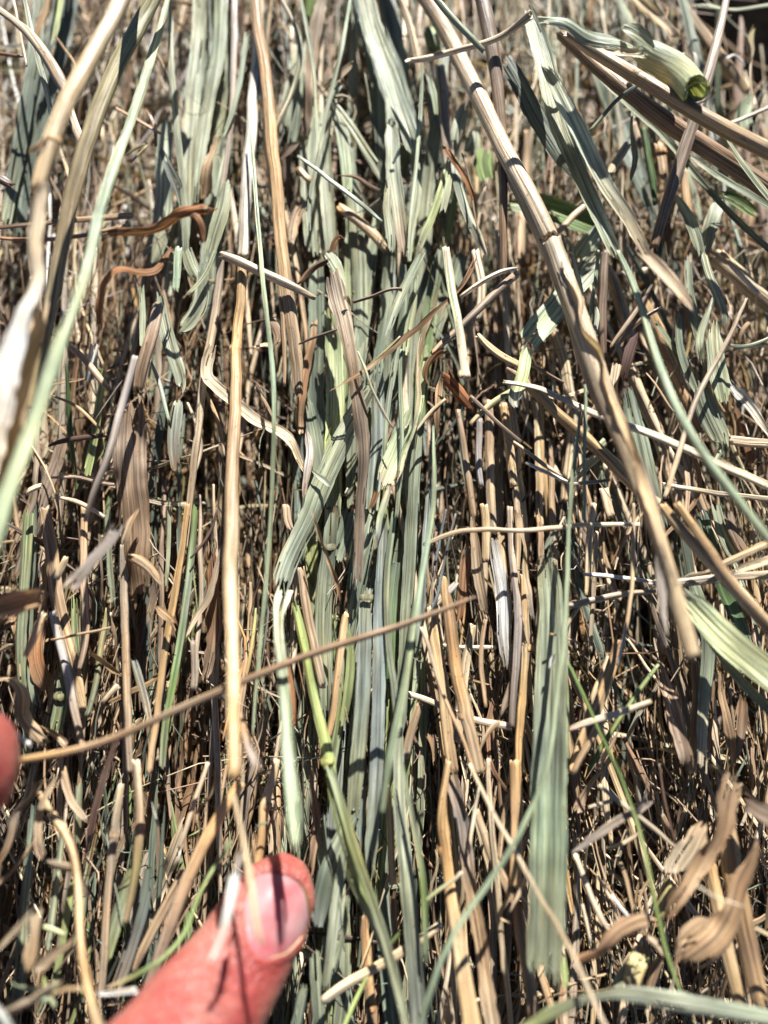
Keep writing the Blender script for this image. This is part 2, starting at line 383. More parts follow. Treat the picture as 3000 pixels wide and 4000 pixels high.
STRANDS = '''
# kind | points (tile:x,y) | widths px | heights mm | colours | opts | phrase
s|00:830,-80 800,0 650,250 500,520 390,780 300,1030 240,1250|95 100 105 110 110 100 90|40 42 44 46 47 48 48|pale straw straw|node0.86|thick pale yellow stem, blurred and close, slanting down to a grey node
l|00:285,1060 240,1250 210,1600 10:230,150 130,380 60,560 -20,900 -120,1300|115 110 105 110 140 170 200 220|50 50 50 50 50 50 50 50|greytan beige pale white white pale|curl0.3 flat|glaring white sheath hanging blurred below the grey node
l|10:300,250 230,520 160,800 100,1100 20,1500 -60,1750|60 110 120 130 120 90|44 45 45 45 44 42|beige beige tan|curl0.5 flat|blurred beige sheath close to the left edge
s|00:1010,-60 930,100 830,280 700,560 570,900 460,1250 390,1659 10:330,300 260,700 180,1000|100 105 110 110 110 110 100 90 80 70|30 30 31 32 33 33 32 31 30 28|olive olive brownolive brownolive olive|-|thick olive brown stem slanting beside the pale yellow one, blurred
b|00:1100,-60 1060,120 1000,330 900,650 820,880 700,1200 620,1500 10:540,200 420,500 310,850 200,1180 80,1500 20:0,60 -80,300|30 45 60 60 60 75 75 75 85 95 100 105 110 110|18 22 26 30 34 38 42 45 47 49 50 51 52 52|mint mint mint mint|curl0.5 flat|long blurred mint green blade sweeping down to the left edge
b|00:1090,-40 1110,400 1130,700 1160,1000 1190,1330 1200,1659|30 40 45 45 50 45|10 12 13 13 12 10|sage sagelight sage|-|slim sage blade beside the broad blade bundle
b|00:1300,-60 1290,300 1260,600 1220,1000 1200,1400 1190,1700|105 110 110 100 90 60|5 5 5 6 6 4|sagelight sagelight sagelight|-|broad pale sage blade, left one of the bundle top left
b|00:1420,-60 1410,300 1360,600 1300,850 1270,1100 1250,1350|100 110 100 100 95 70|7 7 7 7 7 6|sage sagelight sagelight|-|broad pale sage blade with brownish specks, right one of the bundle
b|00:1100,700 1050,900 1060,1150 1050,1400 990,1659 10:960,60 |90 130 130 140 130 110|6 6 6 5 5 4|sage sagelight sage|-|broad sage blade widening downward
b|00:1030,930 1080,1060 1150,1200 1190,1340|20 60 80 50|11 12 12 11|bluegrey bluegrey|curl0.4|
b|00:1470,1150 1440,1350 1390,1500 1340,1700|60 100 100 80|12 13 13 12|sage sage|-|
b|00:1500,850 1440,1050 1400,1300|25 35 25|9 9 9|sagelight sage|-|
l|00:1430,820 1390,1000 1340,1200 1310,1350|40 120 110 50|9 9 8 7|tan tan|-|soft tan leaf tucked beside the sage bundle
s|00:-40,40 100,140 190,210 280,330 390,500 440,620|40 45 60 70 80 60|26 27 28 28 28 28|beige greytan|flat|
s|00:450,700 500,850 560,980|60 60 50|24 24 24|beige greytan|-|
f|00:80,-40 120,200 150,340 175,430|18 18 18 14|22 22 22 22|pale|-|
b|00:150,-40 190,180 240,380 300,580 340,760 350,870|25 35 38 38 36 20|24 24 24 24 24 24|sagelight sagelight|-|
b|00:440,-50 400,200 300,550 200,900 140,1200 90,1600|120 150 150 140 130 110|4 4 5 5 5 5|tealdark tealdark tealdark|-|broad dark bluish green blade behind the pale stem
b|00:260,-50 230,350 170,700 90,1150 30,1500|80 90 90 90 60|7 7 7 7 7|sage tealdark sage|-|
b|00:390,-30 360,180 330,320|60 60 30|11 11 11|lime sage|-|
l|00:330,-40 310,90 250,200 220,320|40 60 60 30|14 14 14 14|tan tan|-|
f|00:-40,345 70,350 150,365|24 24 16|18 18 18|rust|-|
s|00:-60,1130 30,1160 90,1210|60 60 45|16 16 15|dark|-|
s|00:-60,1480 300,1450 600,1420 870,1400|26 30 40 45|12 12 12 13|brown tan|-|
s|00:-60,1530 350,1555 850,1450|22 28 30|10 10 10|rust tan|-|
l|00:150,975 190,960 250,940 340,840|40 70 60 20|49 50 50 49|rust tan|curl0.9|small rust leaf stub curling off the pale stem
f|00:355,235 420,330 480,410 500,470|16 18 18 14|14 14 14 14|gold|-|
f|00:745,700 830,750 900,790 1045,875|16 24 24 18|14 14 14 14|pinktan|-|
f|00:950,715 1000,820 1010,950|20 26 18|13 13 13|brown|-|
f|00:820,1010 890,960 960,930|14 16 12|12 12 12|olive|-|
f|00:850,1060 900,1010 960,945|12 14 12|12 12 12|olive|-|
f|00:980,320 1050,420 1110,600|18 20 16|10 10 10|gold|-|
s|00:1520,-40 1520,250 1505,600 1480,950 1440,1300|40 42 42 38 30|9 9 9 9 9|lilac greytan|-|
b|00:1600,200 1560,500 1500,750 1440,900|35 35 30 20|10 10 10 10|sage sage|-|
s|F:562,-20 555,120 546,240 538,330 530,480 524,560|22 24 24 25 25 25|6 7 8 9 10 10|pale white pale|-|pale cream upper stem leading into the jointed golden stalk
s|F:525,560 520,640 512,730 510,800 507,880 502,1000 498,1150 499,1300 503,1450 502,1580 508,1690|20 21 22 24 25 28 31 31 28 25 24|14 15 16 17 19 22 26 31 36 40 44|gold gold tan straw gold|node0.20 rag1|long golden stalk with a brown joint, the tallest upright one
s|F:548,-20 575,180 590,330 605,500 622,650 640,770 643,860|22 24 27 28 28 27 22|12 12 13 13 13 12 11|tan gold tan tan|rag1|stout brown straw stem with frayed lower end
s|F:556,-20 566,120 580,300 590,430|16 18 18 14|8 8 8 8|pale beige|-|
b|F:538,250 547,360 558,500 572,650 586,760 592,850 590,980 583,1150 570,1300 556,1450 545,1590|5 8 9 10 10 10 9 9 9 8 5|14 17 19 21 22 22 21 20 19 18 16|mint mint mint|-|very long hairline mint blade bowing beside the golden stalk
b|01:615,-40 590,130 560,300 510,500 470,650 430,850 400,1050 360,1220 330,1300 345,1500|18 24 28 28 28 28 28 28 26 20|14 14 14 14 13 13 13 12 12 12|mint sagelight sagelight|-|long pale sliver of blade slanting down from the top edge
b|01:290,-40 320,130 350,260 375,450 390,700 400,900 395,1100|22 26 26 26 26 24 14|15 15 14 14 13 12 12|sage sagelight|-|
s|01:150,-40 210,100 290,190 310,250 240,600 150,780 120,860|24 28 30 36 30 34 26|10 10 10 10 9 9 8|beige sage pale|flat|
b|01:300,230 280,380 240,550 200,750 180,880|60 100 110 100 60|4 4 4 4 4|sagelight sage|-|
b|01:320,420 280,620 250,850 220,980|60 70 70 50|6 6 6 6|sage sage|-|
l|01:430,-40 395,150 360,400 330,700 310,930|60 80 75 60 40|7 7 7 7 6|greytan greybrown|-|long grey brown leaf shred behind two slim blades
b|01:420,640 360,800 350,1000 350,1250 370,1500 390,1700|50 100 120 120 120 100|4 4 4 4 4 4|sage sagelight sage|-|
b|01:470,680 440,900 450,1100 470,1350 500,1600 11:510,60|60 90 95 90 90 70|6 6 6 6 6 5|sage sagelight sage|-|
b|01:480,650 540,800 575,1000 590,1150 595,1300|30 70 80 70 40|8 8 8 8 7|sagelight limepale|-|
f|01:490,650 570,740 650,850 720,960 790,1060|20 24 26 26 16|10 10 10 9 9|sagelight sage|-|
b|01:500,690 620,850 700,980 770,1090 825,1190|16 30 32 34 20|8 8 8 7 7|sage sagelight|-|
b|01:700,-60 730,100 780,270 850,430 920,650 980,820 1025,950 1040,1090|110 120 125 125 125 120 110 60|11 11 11 11 11 11 11 10|sage sagelight sagelight sagelight|-|broad pale sage blade slanting from top centre, the widest there
b|01:990,900 1030,1050 1050,1250 1020,1400 995,1560 985,1700|40 60 60 50 50 40|9 9 9 9 9 9|sagelight sage|-|
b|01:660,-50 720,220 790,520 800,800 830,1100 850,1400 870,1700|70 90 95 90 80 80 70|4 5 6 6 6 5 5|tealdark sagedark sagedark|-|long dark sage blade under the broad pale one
b|01:840,-50 910,200 950,500 990,750 1020,1000|100 110 100 90 60|4 4 4 4 4|sagedark sagedark|-|
b|01:870,740 890,880 890,1100 920,1300 945,1500 975,1700|20 100 100 90 90 60|10 11 11 11 10 10|sagelight sagelight pinktan|-|pointed pale sage blade with pinkish scorched lower edge
l|01:920,-40 960,50 1000,180 1040,380 1055,500|30 40 50 40 20|13 13 13 13 13|tan pale tan|-|
b|01:860,1180 850,1350 880,1550 11:870,0|40 60 70 40|13 13 13 13|sagelight sage|-|
s|F:905,-30 960,60 1010,160 1060,260 1100,350 1145,420 1190,520|34 34 36 38 38 40 40|12 14 16 18 20 22 23|tan beige beige beige|flat|weathered beige stem slanting from top centre, thickest of the right half
s|F:1190,515 1235,640 1275,760 1310,860 1345,950 1390,1060 1420,1150 1455,1270 1500,1425|40 44 44 42 38 34 32 32 34|24 26 28 30 32 34 35 36 37|beige beige straw straw|flat|blurred straw stem end pointing at the viewer, right of centre
l|F:1205,600 1250,700 1300,850 1340,930 1385,1010 1420,1120 1433,1260 1432,1410|20 24 26 24 22 22 22 14|24 26 28 29 30 31 31 31|greytan lilac greytan lilac|curl0.6|grey split sheath strip running along the blurred stem
b|01:965,400 1000,385 |20 20|23 23|white|-|
s|01:975,395 1100,385 1300,325 1500,280 1659,200 02:60,140 130,90|30 36 38 38 40 50 60|22 22 22 23 24 26 28|beige pale beige|flat|
s|01:1130,-60 1250,100 1380,230 1480,340|40 45 42 34|27 27 27 26|mint sage|flat|blurred mint coloured stalk crossing near the top edge
s|01:1450,-60 1500,120 1540,350 1580,650 1600,950 1605,1300 1600,1659 11:1600,150|90 100 95 75 60 55 50 40|20 20 20 19 18 17 16 15|dark greybrown brown brown|flat|dark brown upright stem right of centre at the top
b|01:1078,400 1070,650 1052,900 1030,1150 1000,1400 985,1700|16 22 24 24 24 18|14 14 14 14 14 13|mint sagelight|-|
b|01:1085,430 1140,600 1180,750 1210,880|30 90 80 40|5 5 5 5|sagedark sagedark|-|
b|01:1110,480 1150,600 1170,760|20 40 20|9 9 9|sagelight limepale|-|
s|01:1190,410 1215,600 1235,900 1250,1200|60 70 60 40|8 8 8 8|greytan greytan|rag0|
b|01:1360,650 1330,760 1300,880 1290,1010|40 90 85 40|12 12 12 11|sagelight sagelight|-|
b|01:1290,1010 1300,1150 1350,1330 1400,1460 1460,1560 1490,1700|50 60 60 60 70 50|11 12 12 12 11 11|sage sagelight pale|curl0.3|
l|01:1195,915 1240,980 1300,1070 1350,1170 1400,1290 1425,1370|30 50 55 45 30 12|15 16 16 16 15 14|rust rustred rust|curl0.8|pointed rust coloured leaf slanting beside the beige stem
f|01:1330,990 1390,1180 1415,1350 1440,1500|10 14 14 10|15 15 15 15|brown|-|
b|01:1245,1020 1210,1200 1150,1380 1100,1500 1050,1630|20 45 50 50 40|13 13 13 13 12|limepale lime sagelight|-|
b|01:1260,1100 1240,1240 1205,1390|30 45 35|15 15 15|limepale sagelight|-|
s|01:520,1330 590,1385 700,1470 780,1540 860,1640|50 62 66 64 50|6 6 6 6 6|gold straw|rag0|
s|01:270,1085 310,1130 360,1180|40 44 40|7 7 7|gold|-|
s|01:265,1010 330,1050 430,1130 520,1200 680,1320 760,1390 818,1438|16 22 26 28 28 26 16|16 16 16 16 16 15 15|sage sagelight|-|slim sage stalk lying diagonally across the upright blades
l|01:520,1130 640,1130 700,1160 740,1190 830,1222|20 40 50 40 14|12 12 12 12 12|brown dark|curl0.8|
l|01:575,1560 540,1540 510,1570 480,1659|30 60 70 50|13 13 13 12|rustbrown brown|-|
l|11:500,-10 450,40 400,60 340,110 300,160 250,190|24 50 55 60 45 14|15 15 15 15 15 15|dark brown|curl0.9 wild|twisted dark brown leaf curl near the frayed brown stem
l|01:290,915 240,950 190,1000 140,1060|50 90 80 50|9 9 9 8|greybrown dark|-|
l|01:310,1310 260,1380 230,1500 230,1620|50 90 100 60|6 6 6 6|pinktan beige|-|
b|01:1420,830 1410,920 1370,1000|60 110 60|7 7 7|sagelight sage|-|
b|01:1490,960 1470,1060 1500,1180|90 140 80|4 4 4|green green|-|
s|01:365,-60 350,60 345,180|90 90 80|4 3 2|green green|rag1|
s|01:1120,180 1145,260 1170,340|80 90 80|6 6 6|green limedark|rag0|
f|01:700,470 730,620 745,760 755,830|10 14 14 8|8 8 8 8|sage|-|
b|01:560,520 500,600 460,660|40 50 30|10 10 10|sagelight|-|
l|01:660,370 600,430 500,520 420,600|40 55 50 30|11 11 11 10|greytan beige|-|
l|01:480,640 560,620 620,640|20 30 14|11 11 11|sage tan|-|
b|02:140,100 400,180 560,240 720,300 900,350|90 90 110 90 60|34 34 33 32 30|sagelight sage sagelight|wild curl0.5|crumpled pale sage leaf wrapping the big green tube
s|02:800,300 900,350 1040,430 1120,500 1205,600|120 175 195 190 180|25 25 27 30 34|sagelight sagelight limepale|flat rag1 hollow|fat cut green stem with a bright lime opening, top right
b|02:700,180 790,210 860,260 930,330|40 110 110 50|33 34 33 31|sagelight sage|curl0.5 flat|
l|02:560,280 700,320 820,340 900,370|40 80 70 30|33 33 33 32|pale sagelight|wild|
s|02:350,210 500,310 620,390 800,480 1000,620 1200,730 1400,850 1600,950 1750,1010|70 80 85 90 95 100 105 110 110|24 25 26 27 28 29 30 31 31|beige straw tan gold tan|flat|smooth golden tan stem passing right under the cut green stem
s|02:300,200 450,350 600,480 750,600 950,750 1150,890 1350,1010 1700,1250|70 80 90 100 110 120 120 120|17 18 18 19 20 20 20 20|brown tan brown brown brown|flat|thick dark brown stem parallel below the golden tan one
l|02:640,-60 800,60 940,160 1060,240 1130,260|70 90 110 90 40|42 42 42 42 42|beige beige|-|very blurred beige scrap at the top edge, upper right
s|02:1395,-60 1370,80 1330,260 1290,430 1240,600 1180,780 1120,960 1050,1160 980,1400 915,1620|44 48 60 70 80 84 84 80 70 60|21 22 22 22 22 21 21 20 19 18|greytan greybrown greybrown brown|flat|long grey brown stick slanting down under the green tube
b|02:1150,45 1230,10 1290,30 1360,65 1450,60 1720,15|14 30 40 24 26 28|10 10 10 10 10 10|sagelight sage|curl0.3|single pale blade crossing the dark top right corner
s|02:1050,-80 1160,100 1250,220 1340,340 1440,470 1540,600|55 60 64 66 66 60|4 4 4 4 3 2|beige tan straw|-|tan stem bordering the dark top right corner
b|02:1090,-50 1140,120 1180,300 1230,480|40 60 60 40|6 6 6 6|sage bluegrey|-|
b|02:1170,330 1200,380 1210,460|40 70 50|12 12 12|white sagelight|wild|
f|02:1070,385 1120,350|16 14|14 14|white|-|
l|02:1575,160 1545,240 1555,330 1535,400|14 50 40 30|10 10 10 10|olive beige|wild|ragged olive scrap standing against the dark corner
f|02:1565,340 1545,500 1560,730|16 18 12|9 9 9|beige|-|
b|02:1560,600 1510,700 1490,820 1530,860|30 100 130 60|4 4 4 4|mint mint|-|flat mint green triangular blade tip at the right edge
s|02:1720,680 1600,730 1500,770 1410,805|24 26 26 20|11 11 11 11|greytan|-|
f|02:1380,380 1440,350 1480,380 1510,430|14 16 14 10|5 5 5 5|white|-|
b|02:80,40 150,200 210,400 250,600 300,830 400,1050 500,1280 580,1450 700,1700|60 110 130 130 130 110 100 90 80|23 24 25 26 26 26 26 26 25|sage sagelight sage sagelight|curl0.5|long pale sage blade, left one of the pair slanting through upper right
b|02:200,400 300,600 400,800 480,950 550,1130 700,1340 800,1500 900,1700|50 100 110 110 110 100 90 80|29 29 29 29 28 28 27 26|sagelight sagelight beige|curl0.4|long pale sage blade, right one of the pair slanting through upper right
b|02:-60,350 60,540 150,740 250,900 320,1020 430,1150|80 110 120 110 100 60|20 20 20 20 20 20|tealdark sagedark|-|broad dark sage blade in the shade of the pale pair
s|12:680,-40 760,100 830,260 860,430 910,580 960,740 1060,980 1150,1150 1300,1380 1540,1680 22:1659,170 1800,330|30 38 42 45 48 52 56 58 58 60 56 50|28 28 29 30 31 32 34 35 37 38 38 38|mint mint mint mint|flat|long blurred mint stalk arching down toward the right edge
b|12:820,-50 950,80 1080,230 1150,320 1190,390|70 100 90 60 14|33 34 35 35 35|beige greytan|curl0.4|blurred grey beige blade tip pointing down right
f|02:500,850 640,700 710,620 790,570 880,505|22 26 26 26 22|21 22 23 24 24|sage sagedark|-|
b|02:350,270 480,400 620,550 750,680 930,830 1050,960 1200,1150 1300,1260 1450,1420 1720,1660|18 26 34 36 40 44 44 42 42 40|14 14 15 15 15 15 15 15 15 15|sagelight sage sagedark|-|straight sage blade lying diagonal through the right tangle
b|02:780,690 772,880 800,980 785,1120 720,1260|14 20 40 30 12|16 16 16 16 15|sage sage|-|
s|02:765,920 720,990 660,1090 610,1180|48 54 54 44|14 14 14 14|pale straw|rag0|
s|02:490,1310 400,1390 290,1510|44 46 36|12 12 12|tan|-|
b|02:-60,1310 120,1320 250,1350 420,1420 620,1500|110 140 150 150 120|6 6 6 6 5|limedark green green|-|
b|02:620,1430 540,1530 460,1640 12:430,60|70 110 130 90|6 7 7 6|sagelight limepale|-|
b|12:600,-40 500,80 400,190 300,320 180,460 110,560 50,640|110 150 160 165 160 150 130|8 9 10 12 13 14 14|sage sage limepale limepale|-|broad ribbed blade, pale lime lower half, slanting right of centre
b|12:110,560 80,680 70,780 40,860 10,930 50,990|60 76 80 90 90 50|15 15 16 16 16 15|limepale lime white|curl0.5|
s|12:0,690 80,690 150,710 230,760 340,820|20 30 26 24 18|13 13 13 13 13|pale tan|-|
b|02:1060,1270 1110,1340 1160,1450 1200,1550 1230,1700|30 60 70 70 50|13 13 13 13 12|mint sagelight|-|
b|02:1340,1270 1310,1400 1270,1520 1250,1659|60 90 90 60|11 11 11 11|sagelight sage|wild|
b|12:1150,-40 1160,200 1190,400 1220,580|50 70 80 50|12 12 12 11|sage sage|-|
b|12:1240,-40 1280,120 1340,260 1385,400 1370,500|40 60 60 50 20|15 15 15 15 14|sagelight sage|curl0.5|
b|12:1310,250 1250,420 1210,560 1220,650 1245,710|20 40 60 50 20|16 17 17 16 15|sage sagelight|curl0.7 wild|
b|12:1320,400 1330,560 1350,730 1370,870 1385,990|40 130 140 120 60|14 14 14 14 13|sagelight sage limepale|-|twisted sage leaf bundle narrowing at its waist, right side
b|12:1220,790 1240,900 1300,1050 1350,1150 1390,1250|60 140 160 140 50|12 12 12 12 12|sagedark sage|-|broad shaded blade with rippled surface ending below the twisted leaf
b|12:1380,1180 1360,1260 1320,1330|40 40 20|11 11 11|sage|-|
f|02:850,820 880,980 910,1150 930,1330|40 50 50 30|9 9 9 9|deepgreen|-|
s|02:950,920 970,1020 985,1160|60 64 56|7 7 7|gold tan|node0.3|
s|02:790,790 810,870 830,960|40 42 36|7 7 7|tan|-|
s|02:1100,1100 1120,1260 1150,1500|50 54 50|6 6 6|tan gold|-|
b|02:1150,860 1300,960 1450,1080 1720,1330|50 80 80 80|8 8 8 8|sage sagedark|-|
b|02:1390,880 1480,1020 1570,1150 1720,1330|24 44 48 44|25 25 25 25|sage sage|flat|
b|02:1330,1240 1430,1280 1520,1340 1600,1400|40 80 80 40|15 15 15 15|deepgreen green|-|dark green leaf scrap near the right edge
b|02:1130,1000 1350,1150 1500,1240 1720,1370|30 44 50 50|13 13 13 13|sagelight sage|-|
s|12:-30,720 60,780 130,850 220,960 330,1050 440,1130 560,1250 660,1330 740,1420 850,1540 960,1620|54 60 66 70 74 78 80 84 86 88 80|13 13 13 13 13 13 14 14 14 14 13|tan gold gold straw|node0.25|jointed golden stem slanting beneath the blurred beige stem
s|12:-60,820 160,840 260,880 350,950 500,1000 650,1060 830,1120 1000,1180 1200,1280 1450,1390 1720,1510|26 34 36 40 42 44 50 54 54 54 54|17 17 18 18 19 19 19 19 19 19 19|beige pale pale|-|long pale flattened straw running down to the right edge
s|12:1520,270 1450,430 1380,590 1280,760 1180,960 1110,1160 1050,1360 980,1570|16 28 32 34 36 36 34 26|19 20 20 20 20 20 20 20|greytan beige|-|
s|12:1390,570 1440,580 1500,605 1600,555 1720,505|18 22 24 24 22|18 18 18 18 18|sage|-|
l|12:1230,-60 1350,30 1450,110 1560,210 1720,330|80 120 120 110 90|5 5 5 5 5|beige pale beige|-|
s|12:1360,-40 1460,100 1600,250|30 34 30|9 9 9|tan pale|-|
l|12:1390,760 1430,850 1490,910 1560,990 1610,1070 1690,1180|20 50 70 60 50 30|11 11 11 11 11 10|white pale|-|gleaming white papery leaf pointing to the right edge
s|12:1400,1190 1500,1200 1600,1215 1720,1220|60 62 60 60|10 10 10 10|beige|-|
f|12:550,-40 535,180 510,300 490,430|20 28 28 14|19 19 18 18|mint|-|
b|12:390,-60 410,60 440,200 480,390|34 38 36 20|19 19 19 18|sage sagelight|-|
b|12:540,310 555,380 535,500 525,560|20 30 30 14|15 15 15 15|sagelight|-|
f|12:480,830 482,1050 475,1300 465,1659 22:460,60|18 24 24 22 16|21 21 21 21 20|mint|-|thin green stalk hanging straight down, right of a twin
f|12:440,1000 415,1230 400,1400 380,1600 22:370,150 365,300 350,500 342,700 330,850 295,1100 260,1400 240,1600 32:180,130 110,330 0,520 31:1450,830 1300,1050 1180,1300 1100,1560 1060,1700|22 26 28 26 28 30 32 34 36 36 36 34 34 36 38 38 40 42 42 40|21 21 21 21 21 21 22 23 24 25 25 26 26 27 27 28 28 27 26 24|mint mint mint mint mint|-|very long green stalk curving over the broad blade to the bottom
s|12:590,40 650,150 700,320 740,450 800,620|60 76 76 76 60|3 3 3 3 3|tan beige|-|
s|12:730,640 810,830 860,950 920,1100 990,1300 1050,1480 1100,1700|60 80 80 80 84 80 70|2 2 2 2 2 2 2|tan pale tan|-|
s|12:840,270 930,440 1010,620 1080,800 1160,1000 1220,1150|70 84 86 84 76 60|4 4 4 4 4 4|gold tan brown|-|
s|12:260,470 330,640 370,820 395,1000 390,1200 360,1400 340,1600|60 70 76 72 66 60 60|2 2 2 2 2 2 2|straw beige straw|-|
s|12:-10,1000 25,1180 30,1380 50,1600 22:80,200|64 70 70 66 60|3 3 3 3 3|gold straw|-|
l|12:830,460 770,600 740,720 715,860|70 100 90 40|10 10 10 9|plum dark|-|purplish brown dry leaf behind the beige stem
l|12:680,690 665,780 650,860|70 70 60|11 11 11|pale|curl0.9|
s|12:910,180 850,290 780,400 700,510 640,600|20 26 30 28 18|13 13 13 13 13|greybrown tan|-|
s|12:980,330 860,400 770,470 700,550 640,650|18 30 34 28 16|11 11 11 11 11|dark tan|-|
s|12:610,-40 595,200 585,500 590,650|54 58 56 44|11 11 11 11|greybrown dark|-|
f|12:865,760 940,850 1000,950 1060,1030|8 14 16 10|8 8 8 8|tan|-|
b|12:740,830 780,1000 830,1200 880,1400 950,1659 22:1000,150|60 110 120 120 110 60|7 7 7 7 7 7|sagedark sage tealdark|-|
b|12:1090,330 1065,480 1090,650 1150,790 1210,900|30 50 60 60 40|10 10 10 10 10|sagedark sage|-|
b|12:930,420 1000,520 1060,640 1120,780|30 34 34 20|9 9 9 9|sage limedark|-|
b|12:560,1290 480,1360 420,1420 360,1480|60 76 70 40|10 10 10 10|sagelight|-|
b|12:610,1190 570,1230 540,1290|50 50 30|12 12 12|mint|-|
s|12:90,1330 220,1400 300,1440 365,1475|20 26 26 18|9 9 9 9|white|-|
s|12:-40,1180 80,1250 170,1330 330,1440|20 24 28 22|8 8 8 8|beige|-|
s|12:370,1480 480,1465 640,1445|20 26 18|11 11 11|greytan|-|
s|12:970,1475 1200,1510 1450,1550 1720,1575|24 32 34 34|13 13 13 13|beige|-|
l|12:1430,930 1470,1050 1510,1200 1570,1400|50 70 70 40|8 8 8 8|brown rustbrown|-|
s|12:600,1500 640,1700|60 60|5 5|beige|-|
l|10:830,820 850,950 845,1100 840,1300 850,1500 860,1700 20:880,250 890,500 900,700|60 150 200 215 210 200 190 180 90|17 17 16 16 15 15 14 13 12|brown greybrown brown brown|-|broad mottled brown leaf hanging blurred in the left half
s|10:1030,300 990,480 950,620 910,750 890,880|66 80 80 80 60|21 22 22 21 20|pinktan tan|-|
s|10:875,640 830,820 760,1060 710,1280 650,1430 590,1560 550,1720|40 46 48 46 40 36 30|25 25 25 25 24 24 22|lilac lilac greytan|flat|blurred lilac grey stalk crossing the broad brown leaf
l|10:1130,-60 1000,80 880,100 780,90 720,130 660,220 640,330 620,450 600,540|24 50 60 70 70 60 80 90 30|24 28 29 30 30 29 29 28 27|rust rustred rust rustbrown|wild|blurred rust orange leaf curling down in the upper left
l|00:640,1520 780,1500 900,1500 1050,1470 1150,1390 1250,1360 1350,1340 1430,1330|40 60 60 60 60 70 90 60|30 31 31 31 32 32 32 31|brown rust rustred rustbrown|wild|long rust brown leaf reaching right above the curled one
l|00:1240,1370 1290,1430 1310,1500 1330,1600|80 80 60 20|33 33 32 31|rust rustbrown|curl0.6|
b|10:1030,200 1060,400 1100,560 1150,720 1185,830 1160,900|50 80 90 90 70 40|16 16 16 16 15 15|sage sagelight sagelight|-|pale sage blade kinked like an elbow above a tan stem
b|10:1330,30 1310,180 1290,320 1210,440 1130,520|60 90 130 110 30|13 13 13 12 12|sagelight sage|-|
b|10:1200,-60 1250,80 1300,160|70 90 50|11 11 11|sage|-|
b|10:1400,-40 1340,110 1250,220 1200,260|30 34 34 20|15 15 15 15|sage|-|
b|10:1160,900 1140,1080 1130,1250 1150,1420|50 90 80 60|14 14 14 13|sagelight bluegrey tan|-|
s|10:1440,-20 1410,280 1350,600 1320,850 1280,1100 1260,1350 1230,1659 20:1190,250|44 50 54 50 46 46 42 40|9 9 9 9 9 9 9 9|greytan beige tan|-|
s|10:1420,-10 1530,25 1640,80 11:130,150 240,200 390,280|50 60 60 60 54 30|17 17 17 16 16 15|beige pale beige|flat|
l|10:1390,560 1345,680 1345,780 1400,840 1480,910 1560,980 11:0,1060 130,1120 220,1190 270,1290 330,1430|50 70 80 80 80 76 72 74 70 50 20|10 11 12 12 12 13 13 13 13 12 11|beige pale pale beige|curl0.4|pale leaf hooking round behind the golden stalk joint
f|10:970,655 1020,790 1060,930 1100,1080|18 28 28 20|15 15 15 15|white mint|-|
f|10:1320,850 1400,1050 1460,1300|22 26 20|7 7 7|tan|-|
f|10:1205,950 1290,1150 1300,1300 1250,1430|20 24 24 18|8 8 8 8|beige|-|
b|10:680,720 650,900 620,1100 600,1250 565,1450|30 64 66 66 50|7 7 7 7 7|lime limedark lime|-|yellowish green blade in the shadowed left side
b|10:915,180 925,400 920,600|34 38 30|12 12 12|sage|-|
s|10:310,1235 400,1205 520,1180 700,1155|16 34 36 30|15 15 15 15|dark|-|
f|10:340,905 480,960 570,1030 690,1165|14 22 22 16|17 17 17 17|gold|-|
s|10:440,570 540,650 620,750 720,870|34 44 44 34|17 17 17 17|tan|-|
f|10:330,1430 500,1430 620,1470 745,1485|16 22 22 20|14 14 14 14|pinktan|-|
s|10:370,1570 480,1590 570,1630 680,1700|20 30 30 24|13 13 13 13|pale|-|
b|10:425,650 440,1000 460,1250 500,1520|24 36 36 24|8 8 8 8|deepgreen|-|
b|10:610,560 600,680 570,840|50 64 50|11 11 11|white bluegrey|-|
s|10:1155,-60 1150,80 1140,240|50 54 44|18 18 18|mint|rag1|
s|10:160,1540 210,1500 275,1478|30 40 34|14 14 14|pale|-|
b|20:175,-60 160,250 140,600 120,900 130,1150 190,1320|80 88 90 88 84 60|9 9 9 9 9 8|olivegreen sage olivegreen|curl0.6|thick olive green blade standing near the left edge
b|20:225,-60 225,300 200,700 190,1050 230,1280|40 44 44 44 30|6 6 6 6 6|tealdark sage|-|
s|20:290,-40 320,150 350,350 390,620 450,850 500,1080 540,1330|80 86 90 90 88 84 60|8 8 8 8 8 8 8|tan tan straw|-|stout tan stem behind the grey leaf at left
s|20:340,640 390,850 440,1050 480,1280 540,1540|50 62 60 56 40|10 10 10 10 10|lilac lilac tan|flat|
l|20:790,50 700,180 600,290 520,390 430,490 380,530|50 90 100 100 100 40|30 31 31 31 30 29|lilac lilac greytan|-|blurred lilac grey leaf pointing up right, near the left edge
l|20:410,530 330,540 200,560 60,600 -80,640|40 120 140 150 150|29 30 30 30 30|greytan tan greytan|-|ribbed grey tan leaf entering from the left edge
s|20:290,640 240,750 200,850 155,945|40 50 48 34|20 20 20 20|pale straw|rag1|short straw piece pointing down left below the ribbed leaf
s|20:425,285 400,350 360,440|30 46 40|16 16 16|straw pale|-|
l|20:290,660 240,820 240,950 280,1100 300,1240|60 120 130 120 50|6 6 6 6 6|brown rustbrown tan|-|
l|20:-60,1110 40,1090 110,1120 150,1200 150,1320 230,1430 340,1550|50 60 70 90 80 70 40|14 15 16 16 15 14 13|tan beige tan|wild curl0.5|tan leaf curling over like a ribbon above the left fingertip
l|20:0,900 50,870 100,850|20 60 30|12 12 12|tan beige|-|
